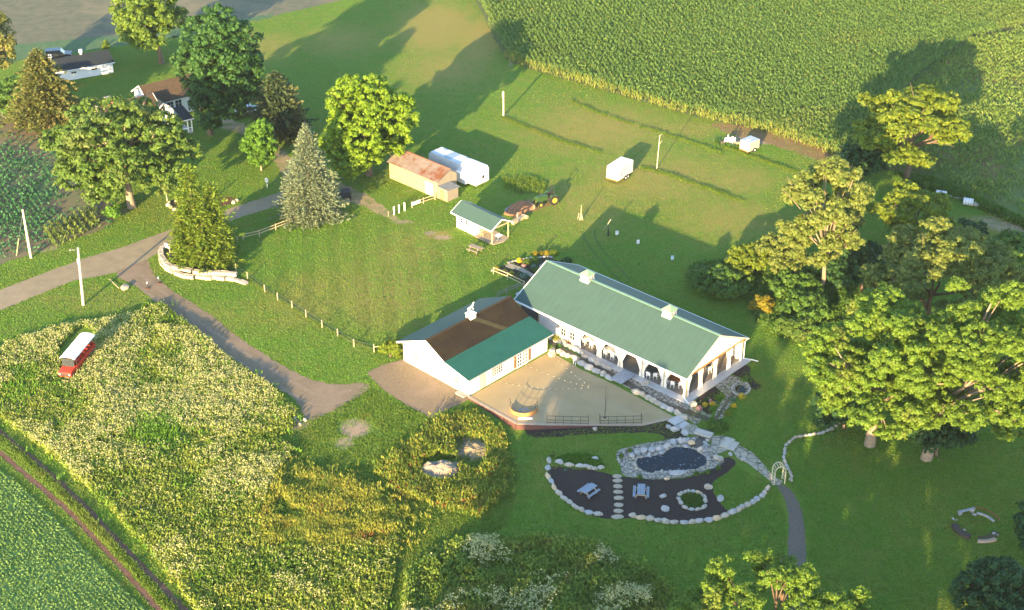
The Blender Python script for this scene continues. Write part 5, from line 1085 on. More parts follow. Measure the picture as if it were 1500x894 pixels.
p = zG(1430, 490); tuftplant(p[0], p[1], 1.25, .8, shrubg, 'spreading green juniper beside the slab bridge', 'shrub', 700, name='low_shrub', size=.13)
p = zA(320, 215); tuftplant(p[0], p[1], .25, .2, hosta, 'tiny green plant alone on the left mulch bed', n=60)
for x, y, lb in ((425, 600, 'small dark conifer on the near pond shore above the second picnic table'), (1040, 560, 'small shrub at the near right shore of the pond, left of three'), (1165, 545, 'small shrub at the near right shore of the pond, middle of three'), (1280, 500, 'small shrub at the near right shore of the pond, right of three'), (320, 310, 'small green plant among the far shore pond rocks'), (225, 370, 'grass clump on the gravel at the left end of the pond')):
    p = zC(x, y); tuftplant(p[0], p[1], .3, .5, oakg, lb, 'shrub', 140, name='low_shrub')
p = zA(180, 60); tuftplant(p[0], p[1], .25, .6, oakg, 'small upright shrub behind the top corner boulder of the mulch bed', 'shrub', 120, name='low_shrub')
tuft(gl([zA(*p) for p in ((210, 90), (300, 60), (450, 45), (600, 60), (690, 90), (740, 160), (640, 180), (560, 150), (430, 145), (300, 125))]), 420, .1, .35, brightg, 'groundcover', 'bright green groundcover above the left mulch bed', 'plants', 61, size=.1, asp=.6)
tuft(gl([zB(*p) for p in ((215, 420), (300, 395), (420, 430), (450, 500), (420, 550), (320, 560), (230, 510))]), 260, .05, .25, shrubg, 'ring_planting', 'green planting inside the ring of stones', 'plants', 62, size=.1, asp=.6)
z5 = Z(710, 350, 11.18)
sheet('mulch_bed', gl([z5(*p) for p in ((130, 540), (240, 455), (420, 390), (600, 340), (780, 300), (900, 310), (1090, 305), (1150, 360), (1250, 350), (1400, 330), (1440, 390), (1300, 500), (1000, 620), (760, 860), (640, 850), (640, 720), (380, 590))]), mulch, .012, amp=.06, step=.3)
pav_st, t, p = _nodes('paver'); v = coord(t); bk = t.nodes.new('ShaderNodeTexBrick'); bk.inputs['Scale'].default_value = 1.6; bk.inputs['Color1'].default_value = (.40, .32, .24, 1); bk.inputs['Color2'].default_value = (.33, .27, .21, 1); bk.inputs['Mortar'].default_value = (.16, .13, .10, 1); t.links.new(v, bk.inputs['Vector']); t.links.new(bk.outputs[0], p.inputs['Base Color']); p.inputs['Roughness'].default_value = .9
sheet('garden_walk', gl([z5(*p) for p in ((310, 450), (420, 400), (520, 440), (640, 490), (760, 560), (860, 610), (820, 680), (700, 590), (560, 520), (430, 490))]), pav_st, .024, amp=.03, step=.3)
sheet('garden_gravel', gl([z5(*p) for p in ((870, 460), (940, 390), (1090, 360), (1060, 420), (940, 530))]), gravw, .020, amp=.04, step=.3)
rockline([(120, 520), (155, 490), (400, 395), (460, 380), (520, 365), (620, 345), (690, 328), (760, 315), (910, 308), (970, 302), (1045, 300), (1090, 305)], z5, .2, '%s stone from the left along the garden bed behind the pavilion', 'stones round the bed behind the pavilion')
for x, y, w_, h_, m_, lb in ((815, 400, .72, 1.0, shrubg, 'rounded green shrub, largest in the bed behind the pavilion'), (690, 400, .6, .8, oakg, 'darker green shrub left of the largest rounded one behind the pavilion'), (850, 520, .7, .5, oakg, 'low green shrub against the pavilion roof edge'), (800, 470, .45, .5, hosta, 'pale green plant below the largest rounded shrub'), (565, 380, .4, .65, yflow, 'bright yellow flowered plant at the walk behind the pavilion'), (640, 450, .35, .3, pinkf, 'small pink flowered plant at the walk edge behind the pavilion'),
                             (640, 620, .65, .5, hosta, 'pale flowered clump left of the walk behind the pavilion'), (440, 580, .35, .4, olive, 'small yellow green plant near the rail fence post'), (200, 520, .4, .8, goldleaf, 'upright yellow green shrub at the left tip of the bed'), (830, 265, .42, .7, goldleaf, 'yellow green ball shrub, left of three outside the stone edging'), (925, 265, .42, .7, goldleaf, 'yellow green ball shrub, middle of three outside the stone edging'), (1015, 260, .42, .75, goldleaf, 'yellow green ball shrub, right of three outside the stone edging'), (1130, 250, .8, .6, olive, 'yellow green spreading shrub right of the three ball shrubs'), (1350, 360, .75, .55, MATS['dark_maple_leaf'], 'dark purple brown low shrub behind the pavilion gable')):
    p = z5(x, y); tuftplant(p[0], p[1], w_, h_, m_, lb, 'shrub', 320, name='garden_shrub')
# waterfall planting at the barn corner
for x, y, w_, m_, lb in ((230, 370, .6, wgold, 'dry brown ornamental grass against the barn corner by the stream'), (330, 360, .55, oakg, 'green plant among the rocks at the stream head'), (440, 420, .6, wred, 'russet plant below the arched pavilion windows'), (285, 490, .4, brightg, 'light green plant over the stream beside the stacked blocks')):
    p = zE(x, y); tuftplant(p[0], p[1], w_, .6, m_, lb, n=240)
p = zE(530, 735); g = G(*p); t = thing('patio_chair', 'small white chair with a dark seat among the blocks beside the patio', 'chair', g, .6)
MB().box((0, 0, .42), (.45, .45, .05)).build('seat', greymetal, t); MB().box((0, .22, .68), (.45, .05, .45)).build('backrest', trimw, t)
for sx in (-.2, .2):
    for sy in (-.2, .2): MB().box((sx, sy, .2), (.05, .05, .42)).build('leg', trimw, t)

# ------------------------------------------------------------------ fences, poles, signs
def fence(name, pts, label, h, rails, m, wire=False, th=.12, pm=None, cat='fence'):
    P = [G(*p) for p in pts]; t = thing(name, label, cat, P[0])
    Q = [p-P[0] for p in P]
    for p in Q: MB().cyl((p.x, p.y, -.1), (p.x, p.y, h), th*.55, th*.48, 7).build('post', pm or m, t)
    for i in range(len(Q)-1):
        for z in rails:
            a, b_ = Q[i].copy(), Q[i+1].copy(); a.z = b_.z = z
            if wire: MB().tube([a, a.lerp(b_, .5)-Vector((0, 0, .03)), b_], .010, 4).build('wire', greymetal, t)
            else: MB().bar(a, b_, .05, .10).build('rail', m, t)
    return t
z3 = Z(340, 290, 7.45); z4 = Z(540, 270, 8.94)
fence('split_rail_fence', [z3(*p) for p in ((60, 490), (122, 460), (300, 420), (478, 352), (632, 293), (802, 232), (870, 200), (1050, 150), (1278, 72))], 'two rail wooden fence from the evergreen to the blue spruce', 1.0, (.45, .85), lightwood)
zW = Z(375, 440, 3.99)
fence('wire_fence', [(346, 397), z3(45, 800), z3(170, 890), (388, 428), (407, 440), zW(212, 48), zW(293, 100), zW(387, 160), zW(478, 212), zW(573, 272), zW(690, 303)], 'wire fence on wooden posts along the near side of the square lawn', 1.1, (.45, .95), lightwood, wire=True, th=.13)
MB_ = fence('corner_brace', [zW(690, 303), zW(735, 296)], 'short wooden brace rail at the barn end of the wire fence', .75, (.7,), lightwood)
fence('board_fence', [z4(570, 310), z4(720, 255), z4(870, 205)], 'short board fence from the lane posts to the old shed', 1.0, (.35, .8), lightwood)
p = G(*z4(615, 290)); d = G(*z4(655, 275))-G(*z4(575, 305)); o = MB().box((0, -.1, .62), (1.6, .05, .5)).build('fence_sign', white); o.location = p; o.rotation_euler = (0, 0, math.atan2(d.y, d.x)); tag(o, 'blank white board hung on the short fence by the old shed', 'board')
for x, y, lb in ((335, 402, 'nearest of the three white posts across the end of the dirt lane'), (400, 375, 'middle of the three white posts across the end of the dirt lane'), (472, 347, 'farthest of the three white posts across the end of the dirt lane')):
    g = G(*z4(x, y)); t = thing('white_post', lb, 'post', g, 0, 'white posts at the end of the dirt lane'); MB().box((0, 0, .6), (.17, .17, 1.2)).build('shaft', trimw, t); MB().box((0, 0, 1.22), (.22, .22, .06)).build('cap', trimw, t)
g = G(*z4(258, 425)); tag(MB().tube([(0, 0, -.1), (.02, 0, .45), (.05, .02, .85)], .05, 6).build('wooden_stake', wood), 'short wooden stake left of the three white lane posts', 'stake').location = g
g5 = [z5(*p) for p in ((145, 575), (375, 670), (650, 810))]
fence('garden_fence', g5, 'two rail wooden fence bordering the garden bed behind the pavilion', 1.05, (.5, .95), lightwood)
fence('garden_fence', [g5[2], (757, 425), (742, 431), (729, 437)], 'low rail fence from the garden bed towards the back of the barn', .9, (.45, .8), mat('old_rail', (.26, .25, .20), None, 4, .9))
g = G(*z5(330, 890)); 
for k, (x, y) in enumerate(((640, 850), (590, 870), (545, 885))):
    p = z5(x, y); rock(p[0], p[1]+3, .42, ORD[k]+' pale rock of three between garden bed and barn roof', m=limegrey)
# poles
def pole(name, px, py, top, r0, label, lean=0, m=lightwood, extra=None):
    g = G(px, py); H = ZAT(g.x, g.y, top[1]); s = SCL(g); dx = (top[0]-PY(g.x, g.y, H)[0])/s; t = thing(name, label, 'pole', g)
    MB().tube([(0, 0, -.3), (dx*.5, 0, H*.5), (dx, 0, H)], [r0*1.1, r0*.95, r0*.75], 10).build('shaft', m, t); return t, H, dx
palepole = mat('pale_pole', (.52, .47, .38), (.42, .37, .29), 5, .85, .2, 8)
t, H, dx = pole('utility_pole', 122, 447, (114, 363), .17, 'pale utility pole with a grey can beside the main road', m=palepole)
MB().cyl((.35, -.05, H*.72), (.35, -.05, H*.72+.75), .2, n=12).build('transformer', mat('can_grey', (.60, .62, .64), None, 3, .5), t)
MB().bar((-.5, 0, H-.35), (.15, 0, H-.3), .07).build('arm', greymetal, t); MB().box((-.5, 0, H-.3), (.12, .12, .2)).build('insulator', greymetal, t)
t, H, dx = pole('utility_pole', 45.5, 378, (33, 307), .17, 'tilted utility pole with a guy wire at the edge of the bean field', m=palepole)
gg = G(24, 375)-G(45.5, 378); MB().tube([(dx, 0, H-.3), (gg.x, gg.y, 0)], .022, 5).build('guy_wire', greymetal, t); MB().tube([(dx+(gg.x-dx)*.62, gg.y*.62, H*.38), (gg.x, gg.y, 0)], .05, 6).build('guy_guard', mat('pale_guard', (.55, .50, .25), None, 3, .7), t)
t, H, dx = pole('field_post', 737.5, 170, (737.5, 134), .14, 'lone weathered post standing at the end of the long grass strip', m=palepole)
MB().bar((-.18, 0, H*.75), (-.16, 0, H*.98), .09).build('splint', palepole, t)
t, H, dx = pole('bare_sapling', 962, 247.5, (966.5, 199), .07, 'bare thin leaning pole beside the white box trailer', m=palepole)
MB().tube([(dx*.7, 0, H*.72), (dx*.7+.45, .1, H*.85)], [.04, .02], 5).build('twig', palepole, t); MB().tube([(dx, 0, H), (dx+.3, 0, H+.25)], [.04, .015], 5).build('twig', palepole, t)
z8 = Z(820, 280, 7.45)
g = G(*z8(232, 315)); t = thing('stake_frame', 'tall wooden stake with short props standing on the lawn below the tractor', 'stake', g)
MB().tube([(0, 0, -.1), (0, 0, 2.3)], [.09, .05], 6).build('stake', lightwood, t); MB().bar((-.22, -.1, 0), (-.03, 0, 1.0), .09).build('prop', lightwood, t); MB().bar((.26, -.1, 0), (.03, 0, 1.0), .09).build('prop', lightwood, t); MB().bar((-.45, .2, .0), (-.3, .1, 1.0), .08).build('prop', lightwood, t)
g = G(*z8(528, 487)); t = thing('lawn_ornament', 'dark narrow post with a tilted pale plank on top, on the shaded lawn', 'ornament', g)
MB().box((0, 0, .5), (.28, .2, 1.0), taper=.7).build('base', darkm, t); MB().bar((-.05, 0, .9), (.02, 0, 1.9), .09).build('mast', darkm, t); MB().bar((-.1, 0, 1.85), (.3, 0, 2.5), .2, .06).build('plank', lightwood, t); MB().bar((0, 0, 1.9), (-.75, -.1, .9), .06).build('strut', wood, t)
for x, y, lb in ((622, 498, 'small white yard sign nearest the dark post on the shaded lawn'), (852, 598, 'small white yard sign in the middle of the shaded lawn'), (1225, 770, 'small bluish yard sign nearest the right thicket')):
    g = G(*z8(x, y)); t = thing('yard_sign', lb, 'sign', g, .1, 'small signs on stakes behind the pavilion'); MB().box((0, 0, .25), (.05, .05, .5)).build('stake', wood, t); MB().box((0, -.03, .62), (.42, .04, .58)).build('panel', mat('sign_blue', (.55, .70, .78), None, 3, .5) if x > 1000 else white, t)
# corner with limestone wall
z2 = Z(200, 340, 8.333)
g = G(*z2(415, 295)); t = thing('sign_post', 'blank white sign board on a wooden post behind the limestone wall', 'sign', g, -.5)
MB().box((0, 0, .8), (.12, .12, 1.6)).build('post', lightwood, t); MB().box((-.28, -.05, 1.5), (.75, .06, .62)).build('board', white, t)
LW = [((345, 205), .0), ((312, 245), 0), ((305, 290), 0), ((318, 335), 0), ((350, 385), 0), ((400, 440), 0), ((500, 470), 0), ((605, 490), 0), ((790, 525), 0), ((955, 530), 0), ((1080, 535), 0), ((1180, 545), 0)]
LB = [((300, 300), .0), ((310, 370), 0), ((350, 430), 0), ((410, 475), 0), ((530, 530), 0), ((640, 555), 0), ((790, 560), 0), ((880, 572), 0), ((950, 562), 0), ((1030, 575), 0), ((1150, 580), 0), ((1230, 595), 0), ((1310, 620), 0)]
limecream = mat('cream_limestone', (.46, .40, .30), (.36, .31, .23), 2, .9, .5, 5)
def block(p, sx, sy, sz, rz, z, label, group):
    g = G(*p); o = MB().box((0, 0, 0), (sx, sy, sz)).build('limestone_block', limecream, None, bevel=.06)
    for v_ in o.data.vertices: v_.co += Vector((rr_.uniform(-.05, .05), rr_.uniform(-.05, .05), rr_.uniform(-.04, .04)))
    o.location = (g.x, g.y, z); o.rotation_euler = (0, 0, rz); return tag(o, label, 'stone block', group)
for L_, z_, gp, nm, dz in ((LB, .22, 'bottom course blocks of the limestone wall', 'bottom', .48), (LW, .62, 'top course blocks of the limestone wall', 'top', .42)):
    for i, ((x, y), _) in enumerate(L_):
        a, b_ = G(*z2(*L_[max(i-1, 0)][0])), G(*z2(*L_[min(i+1, len(L_)-1)][0])); d = b_-a; sp = d.length/(2 if 0 < i < len(L_)-1 else 1)
        yy = y+8 if nm == 'top' else y
        block(z2(x, yy+(10 if nm == 'top' else 6)), sp*1.0, .62, dz if i < len(L_)-2 or nm == 'top' else .28, math.atan2(d.y, d.x), z_ if i < len(L_)-2 or nm == 'top' else .12, '%s %s course block of the limestone wall, counted from the road end' % (ORD[i], nm), gp)
sheet('mulch_bed', gl([z2(*p) for p in ((345, 215), (330, 300), (370, 380), (450, 430), (600, 470), (800, 500), (1200, 520), (1120, 430), (900, 390), (700, 350), (500, 250))]), soil, .012, amp=.08, step=.3)
tuft(gl([z2(*p) for p in ((430, 310), (560, 330), (800, 400), (1100, 420), (1190, 490), (1000, 480), (700, 460), (450, 390))]), 500, .1, .45, shrubg, 'wall_planting', 'green planting behind the limestone wall', 'plants', 70, size=.12, asp=.5)
for x, y, lb in ((137, 690, 'dark bollard with a white top in the driveway mouth, nearer one'), (275, 628, 'dark bollard with a white top in the driveway mouth, farther one')):
    g = G(*z2(x, y)); t = thing('bollard', lb, 'bollard', g, 0, 'bollards in the driveway mouth'); MB().box((0, 0, .05), (.5, .4, .1)).build('base', mat('rusty_base', (.12, .06, .04), None, 5, .8), t); MB().cyl((0, 0, .08), (0, 0, .72), .07, n=10).build('shaft', darkm, t); MB().cyl((0, 0, .72), (0, 0, .95), .08, n=10).build('top', trimw, t)
zR = Z(0, 220, 3.992)
rock(*zR(730, 812), .72, 'single white boulder on the grass beside the driveway mouth', m=limecream, sy=.5, sz=.5)
p, q = G(*zR(697, 818)), G(*zR(640, 758)); o = MB().tube([(0, 0, .25), ((q-p).x*.5, (q-p).y*.5, .16), ((q-p).x, (q-p).y, .12)], [.06, .05, .04], 6).build('wooden_pole', lightwood); o.location = p; tag(o, 'thin wooden pole lying on the grass against the white boulder', 'pole')
# stone planter by the farm drive and mailbox
for k, (x, y) in enumerate(((985, 325), (1000, 338), (1025, 350), (1055, 362), (1085, 368), (1385, 300), (1365, 310))):
    p = zR(x, y); rock(p[0], p[1], .42, ORD[k]+' stone of the planter edge behind the yellow green evergreen, from the left', 'stones of the planter behind the evergreen', m=limetan if k % 2 else limecream)
for k, (x, y) in enumerate(((990, 308), (1030, 300), (1070, 305))):
    p = zR(x, y); rock(p[0], p[1], .32, ['left', 'middle', 'right'][k]+' tan stone on the red mulch of the roadside planter', 'stones on the red mulch planter', m=limetan)
sheet('red_mulch_bed', gl([zR(*p) for p in ((985, 318), (1010, 292), (1080, 288), (1250, 270), (1390, 280), (1380, 305), (1250, 350), (1100, 365), (1030, 348))]), redmulch, .02, amp=.06, step=.3)
g = G(*zR(978, 300)); tag(MB().cyl((0, 0, -.1), (0, 0, 1.2), .06, n=8).build('white_stake', palepole), 'pale stake at the left end of the roadside planter', 'stake').location = g
g = G(391.5, 275); t = thing('mailbox', 'white mailbox on a post beside the road', 'mailbox', g, .3); MB().box((0, 0, .5), (.1, .1, 1.0)).build('post', trimw, t); MB().ext([(-.2, 1.0), (.2, 1.0), (.2, 1.28), (.12, 1.42), (-.12, 1.42), (-.2, 1.28)], -.3, .3, 'y').build('box', white, t)
# ------------------------------------------------------------------ red open shuttle bus in the meadow
fl_, fr_, bl_ = G(70+190/9.93, 470+510/9.93, 2.45), G(70+355/9.93, 470+560/9.93, 2.45), G(70+500/9.93, 470+168/9.93, 2.45); br_ = G(70+650/9.93, 470+185/9.93, 2.45)
ax = (((fl_+fr_)-(bl_+br_))/2); BLn = ax.length; ax.normalize(); cen = (fl_+fr_+bl_+br_)/4; BW = 1.95
bus = thing('shuttle_bus', 'red open sided shuttle bus with a long white canopy parked in tall weeds', 'bus', (cen.x, cen.y, 0), math.atan2(ax.y, ax.x)); h2 = BLn/2
n = 9; prof = [(BW/2*math.sin(a), 2.34+.16*math.cos(a*1.6)) for a in np.linspace(-1.35, 1.35, n)]; prof = prof+[(y, z-.06) for y, z in prof[::-1]]
MB().ext(prof, -h2, h2, 'x').build('canopy', mat('canopy_white', (.74, .76, .76), (.68, .70, .71), 2, .6), bus)
MB().box((-.15, 0, .70), (BLn-.4, 1.72, .5)).build('body', redp, bus, bevel=.06)
for s in (-1, 1): MB().box((-.15, s*.83, 1.08), (BLn-.5, .07, .32)).build('side_panel', redp, bus)
for i in range(6):
    x = -h2+.35+i*(BLn-.9)/5
    for s in (-1, 1): MB().box((x, s*.83, 1.72), (.06, .06, 1.25)).build('roof_post', darkm, bus)
for i in range(6):
    x = -h2+.6+i*(BLn-1.8)/5; MB().box((x, 0, 1.05), (.45, 1.5, .12)).build('seat', redp, bus); MB().box((x-.22, 0, 1.33), (.08, 1.5, .48)).build('seat_back', redp, bus)
MB().ext([(h2-.4, .45), (h2+1.05, .45), (h2+1.08, .85), (h2+.95, 1.02), (h2-.05, 1.16), (h2-.4, 1.16)], -.78, .78, 'y').build('hood', redp, bus, bevel=.05)
MB().box((h2-.2, 0, 1.22), (.18, 1.6, .22)).build('dashboard', redp, bus)
MB().slab([(h2-.02, -.74, 1.2), (h2-.25, -.74, 2.1), (h2-.25, .74, 2.1), (h2-.02, .74, 1.2)], .03).build('windscreen', glass, bus)
MB().box((h2+1.08, 0, .72), (.05, 1.0, .26)).build('grille', darkm, bus)
for s in (-1, 1): MB().cyl((h2+1.05, s*.6, .78), (h2+1.13, s*.6, .78), .1, n=10).build('headlight', white, bus)
for x in (h2+.35, -h2+1.1):
    for s in (-1, 1): MB().cyl((x, s*.70, .36), (x, s*.92, .36), .36, n=16).build('wheel', black, bus)
# ------------------------------------------------------------------ tractor, spoil heap, timber ramp
zT = Z(740, 270, 14.9); tb_, tf_ = G(*zT(1005, 395)), G(*zT(760, 455)); ax = (tf_-tb_); ax.normalize(); tc = G(*zT(880, 430))
tr = thing('tractor', 'green tractor with yellow wheels and a front loader beside the spoil heap', 'tractor', tc, math.atan2(ax.y, ax.x)); tg = mat('tractor_green', (.035, .085, .022), (.03, .07, .02), 3, .5); ty = mat('tractor_yellow', (.42, .30, .04), None, 3, .6)
MB().ext([(-.2, .75), (1.55, .75), (1.6, 1.25), (1.45, 1.42), (-.2, 1.5)], -.33, .33, 'y').build('hood', tg, tr, bevel=.04); MB().box((-.7, 0, .8), (1.2, .6, .55)).build('chassis', darkm, tr)
MB().box((-.85, 0, 1.28), (.55, .5, .12)).build('seat', black, tr); MB().box((-1.1, 0, 1.55), (.1, .5, .5)).build('seat_back', black, tr); MB().tube([(-.2, 0, 1.4), (-.45, 0, 1.65)], .03, 6).build('steering_column', darkm, tr)
MB().tube([(.19*math.cos(a)-.47, .19*math.sin(a), 1.67) for a in np.linspace(0, 6.2, 12)], .02, 5).build('steering_wheel', darkm, tr)
for s in (-1, 1):
    w_ = MB().cyl((-.95, s*.62, .72), (-.95, s*.98, .72), .72, n=22).build('rear_wheel', black, tr); MB().cyl((-.95, s*.60, .72), (-.95, s*1.0, .72), .40, n=16).build('rim', ty, w_)
    w_ = MB().cyl((1.15, s*.55, .38), (1.15, s*.78, .38), .38, n=18).build('front_wheel', black, tr); MB().cyl((1.15, s*.54, .38), (1.15, s*.80, .38), .2, n=12).build('rim', ty, w_)
    MB().ext([(-1.45, 1.2), (-1.3, 1.5), (-.6, 1.55), (-.35, 1.3), (-.45, 1.3), (-.65, 1.47), (-1.25, 1.42), (-1.37, 1.2)], s*.58, s*.98, 'y').build('fender', tg, tr)
    MB().tube([(-.1, s*.45, 1.3), (1.2, s*.48, 1.35), (1.9, s*.48, .75), (2.25, s*.48, .35)], .06, 6).build('loader_arm', tg, tr)
    MB().box((-1.2, s*.4, 1.95), (.07, .07, .95)).build('roll_bar', darkm, tr)
MB().box((-1.2, 0, 2.43), (.08, .88, .08)).build('roll_bar', darkm, tr); MB().cyl((.9, .12, 1.4), (.9, .12, 2.0), .04, n=8).build('exhaust', darkm, tr)
MB().ext([(2.2, .12), (2.85, .10), (2.85, .14), (2.3, .2), (2.3, .6), (2.2, .62)], -.9, .9, 'y').build('bucket', mat('bucket_tan', (.42, .30, .18), (.30, .22, .14), 3, .7), tr)
def heap(px, py, w_, d_, h_, rz, m, label, name='dirt_heap', cat='heap', seed=0, cl=0):
    g = G(px, py); n = 40; v = []; f = []; r_ = np.random.default_rng(seed); ox = r_.random()*50
    for j in range(n):
        for i in range(n):
            x, y = -1+2*i/(n-1), -1+2*j/(n-1); q_ = max(0, 1-(x*x+y*y)); zz = h_*(q_**.8)*(.55+.9*float(vnoise(np.array([x*3+ox]), np.array([y*3+ox]), 1, seed)[0]))+(.16*float(vnoise(np.array([x*14+ox]), np.array([y*14]), 1, seed+1)[0])-.04)*(q_ > 0)
            v.append((x*w_, y*d_, zz-.06))
    for j in range(n-1):
        for i in range(n-1): f.append((j*n+i, j*n+i+1, (j+1)*n+i+1, (j+1)*n+i))
    o = MB().add(v, f).build(name, m); o.location = g; o.rotation_euler = (0, 0, rz); return tag(o, label, cat)
clay = mat('red_clay', (.30, .155, .08), (.21, .11, .06), 2.5, .95, .8, 6)
heap(*zT(330, 540), 2.9, 1.35, .95, math.atan2(ax.y, ax.x)+.25, clay, 'heap of reddish brown soil between the tractor and the porch shed', seed=3)
sheet('bare_clay', gl([zT(*p) for p in ((100, 690), (250, 620), (450, 540), (700, 470), (900, 400), (1170, 370), (1150, 420), (900, 480), (740, 540), (560, 610), (350, 680), (200, 740))]), clay, .014, amp=.12, step=.3)
p, q = G(*zT(180, 880)), G(*zT(420, 745)); d = q-p; t = thing('timber_chute', 'thick pale timber lying from the porch shed towards the spoil heap', 'timber', p, math.atan2(d.y, d.x)); L = d.length
MB().bar((-.2, 0, .28), (L, 0, .28), .42, .42).build('beam', lightwood, t); MB().cyl((L+.1, -.45, .25), (L+.1, .45, .25), .28, n=14).build('log_end', lightwood, t); MB().box((L*.6, .45, .55), (.14, .14, 1.1)).build('post', palepole, t); MB().box((L*.45, .5, .3), (L*.9, .08, .3)).build('board', wood, t)
p, q = G(*zT(0, 640)), G(*zT(135, 560)); d = q-p; o = MB().bar((0, 0, .45), (d.length, 0, .45), .08, .5).build('retaining_board', greywood); o.location = p; o.rotation_euler = (0, 0, math.atan2(d.y, d.x)); tag(o, 'grey retaining board behind the porch shed roof by the spoil heap', 'board')
tuft(gl([(735, 262), (775, 258), (800, 268), (800, 282), (760, 284), (738, 276)]), 500, .15, .4, wlow, 'weed_patch', 'rough weedy patch on the lawn above the spoil heap', 'weeds', 71, size=.16)
heap(641, 690, 2.3, 1.5, .85, .1, mat('pale_rubble', (.29, .245, .19), (.21, .185, .15), 3, .95, .8, 5, c3=(.30, .22, .12), sc3=.6), 'pale heap of sand and rubble in the golden weeds, left of two', 'rubble_heap', 'heap', 5)
heap(691, 660, 2.2, 1.9, .5, .2, mat('tan_rubble', (.27, .21, .13), (.19, .16, .10), 4, .95, .9, 6, c3=(.22, .19, .06), sc3=.7), 'flat tan gravel heap in the golden weeds, right of two', 'rubble_heap', 'heap', 8)
for k, (x, y) in enumerate(((424, 618), (432, 614), (440, 622), (447, 616))): rock(x, y, .3, ORD[k]+' pale rock from the left at the end of the gravel driveway', 'rocks at the end of the driveway', m=limest)
# ------------------------------------------------------------------ far lawn clutter
g = G(1068, 213); t = thing('board_stack', 'bundle of white boards standing upright left of the grey cargo trailer', 'boards', g, .1); r_ = random.Random(2)
for k in range(9): MB().bar((-.75+k*.19, r_.uniform(-.1, .1), 0), (-.8+k*.2+r_.uniform(-.1, .1), r_.uniform(0, .2), r_.uniform(1.1, 1.7)), .2, .05).build('board', trimw, t)
MB().box((-.2, .25, .3), (2.2, .5, .6)).build('pallet', mat('dark_pallet', (.07, .06, .05), (.11, .09, .07), 4, .9), t); MB().box((1.3, .1, .25), (.7, .5, .5)).build('crate', wood, t)
tuft(gl([(1045, 208), (1066, 206), (1082, 212), (1078, 219), (1050, 217)]), 120, .3, .7, shrubg, 'weed_patch', 'weeds round the stack of white boards', 'weeds', 72, size=.18)
zI = Z(1340, 260, 8.94); g = G(*zI(330, 300)); t = thing('white_tank', 'white box shaped tank on the grass by the right field edge', 'tank', g, -.35)
MB().box((0, .5, .55), (1.5, 1.3, 1.0)).build('body', white, t, bevel=.12); MB().cyl((0, .5, 1.05), (0, .5, 1.15), .22, n=12).build('lid', greymetal, t); MB().box((0, .5, .04), (1.6, 1.4, .08)).build('pallet', greywood, t)
g = G(*zI(700, 365)); t = thing('drum', 'white drum with a tapered pale end lying on the grass right of the white tank', 'drum', g, -.35)
MB().tube([(-.75, 0, .55), (.6, 0, .55)], [.52, .52], 16).build('barrel', white, t); MB().tube([(.6, -.05, .4), (1.9, -.1, .25)], [.34, .14], 12).build('cone', mat('pale_grey_plastic', (.55, .58, .60), None, 3, .6), t)
for x in (-.4, 0, .35): MB().tube([(x-.02, 0, .55), (x+.02, 0, .55)], [.535, .535], 16).build('hoop', greymetal, t)
p, q = G(*zI(425, 240)), G(*zI(635, 305)); d = q-p; o = MB().tube([(0, 0, .12), (d.x*.5, d.y*.5, .14), (d.x, d.y, .3)], .10, 8).build('pipe', mat('pale_pipe', (.50, .53, .52), None, 3, .6)); o.location = p; tag(o, 'pale pipe lying on the grass between the tank and the drum', 'pipe')
laneE = sheet('dirt_lane', gl([(1440, 318), (1480, 326), (1560, 345), (1560, 362), (1490, 350), (1440, 332)]), lanem, .012, amp=.3)
# ------------------------------------------------------------------ farm buildings and vehicles at the top left
z6 = Z(60, 60, 5.958)
ga, gb = G(*z6(310, 335)), G(*z6(636, 276)); d = (gb-ga).normalized(); ga = gb-d*13.0; L = 13.0; n2 = Vector((-d.y, d.x, 0)); Wg = 6.0; e = 2.0; rg = 3.15
gar = thing('garage', 'long white garage with a charcoal gable roof and two white roof vents', 'garage', ga, math.atan2(d.y, d.x))
MB().ext([(0, -.1), (Wg, -.1), (Wg, e), (Wg/2, rg-.12), (0, e)], 0, L, 'x').build('wall', whiteclap, gar)
for y0, y1, za_, zb_ in ((-.35, Wg/2, e-.08, rg), (Wg+.35, Wg/2+.002, e-.08, rg+.002)): MB().slab([(-.3, y0, za_), (L+.3, y0, za_), (L+.3, y1, zb_), (-.3, y1, zb_)], .12).build('roof_slope', roofdark, gar)
MB().bar((-.3, -.38, e-.14), (L+.3, -.38, e-.14), .05, .16).build('gutter', trimw, gar)
for x in (L-6.7, L-3.2): window(gar, (x, 0, 1.25), '-y', .95, .38, 2, 1)
for x in (L-9.6, L-4.4): MB().cyl((x, Wg/2, rg-.1), (x, Wg/2, rg+.35), .2, n=12).cyl((x, Wg/2, rg+.35), (x, Wg/2, rg+.8), .36, .3, 14).build('roof_vent', trimw, gar)
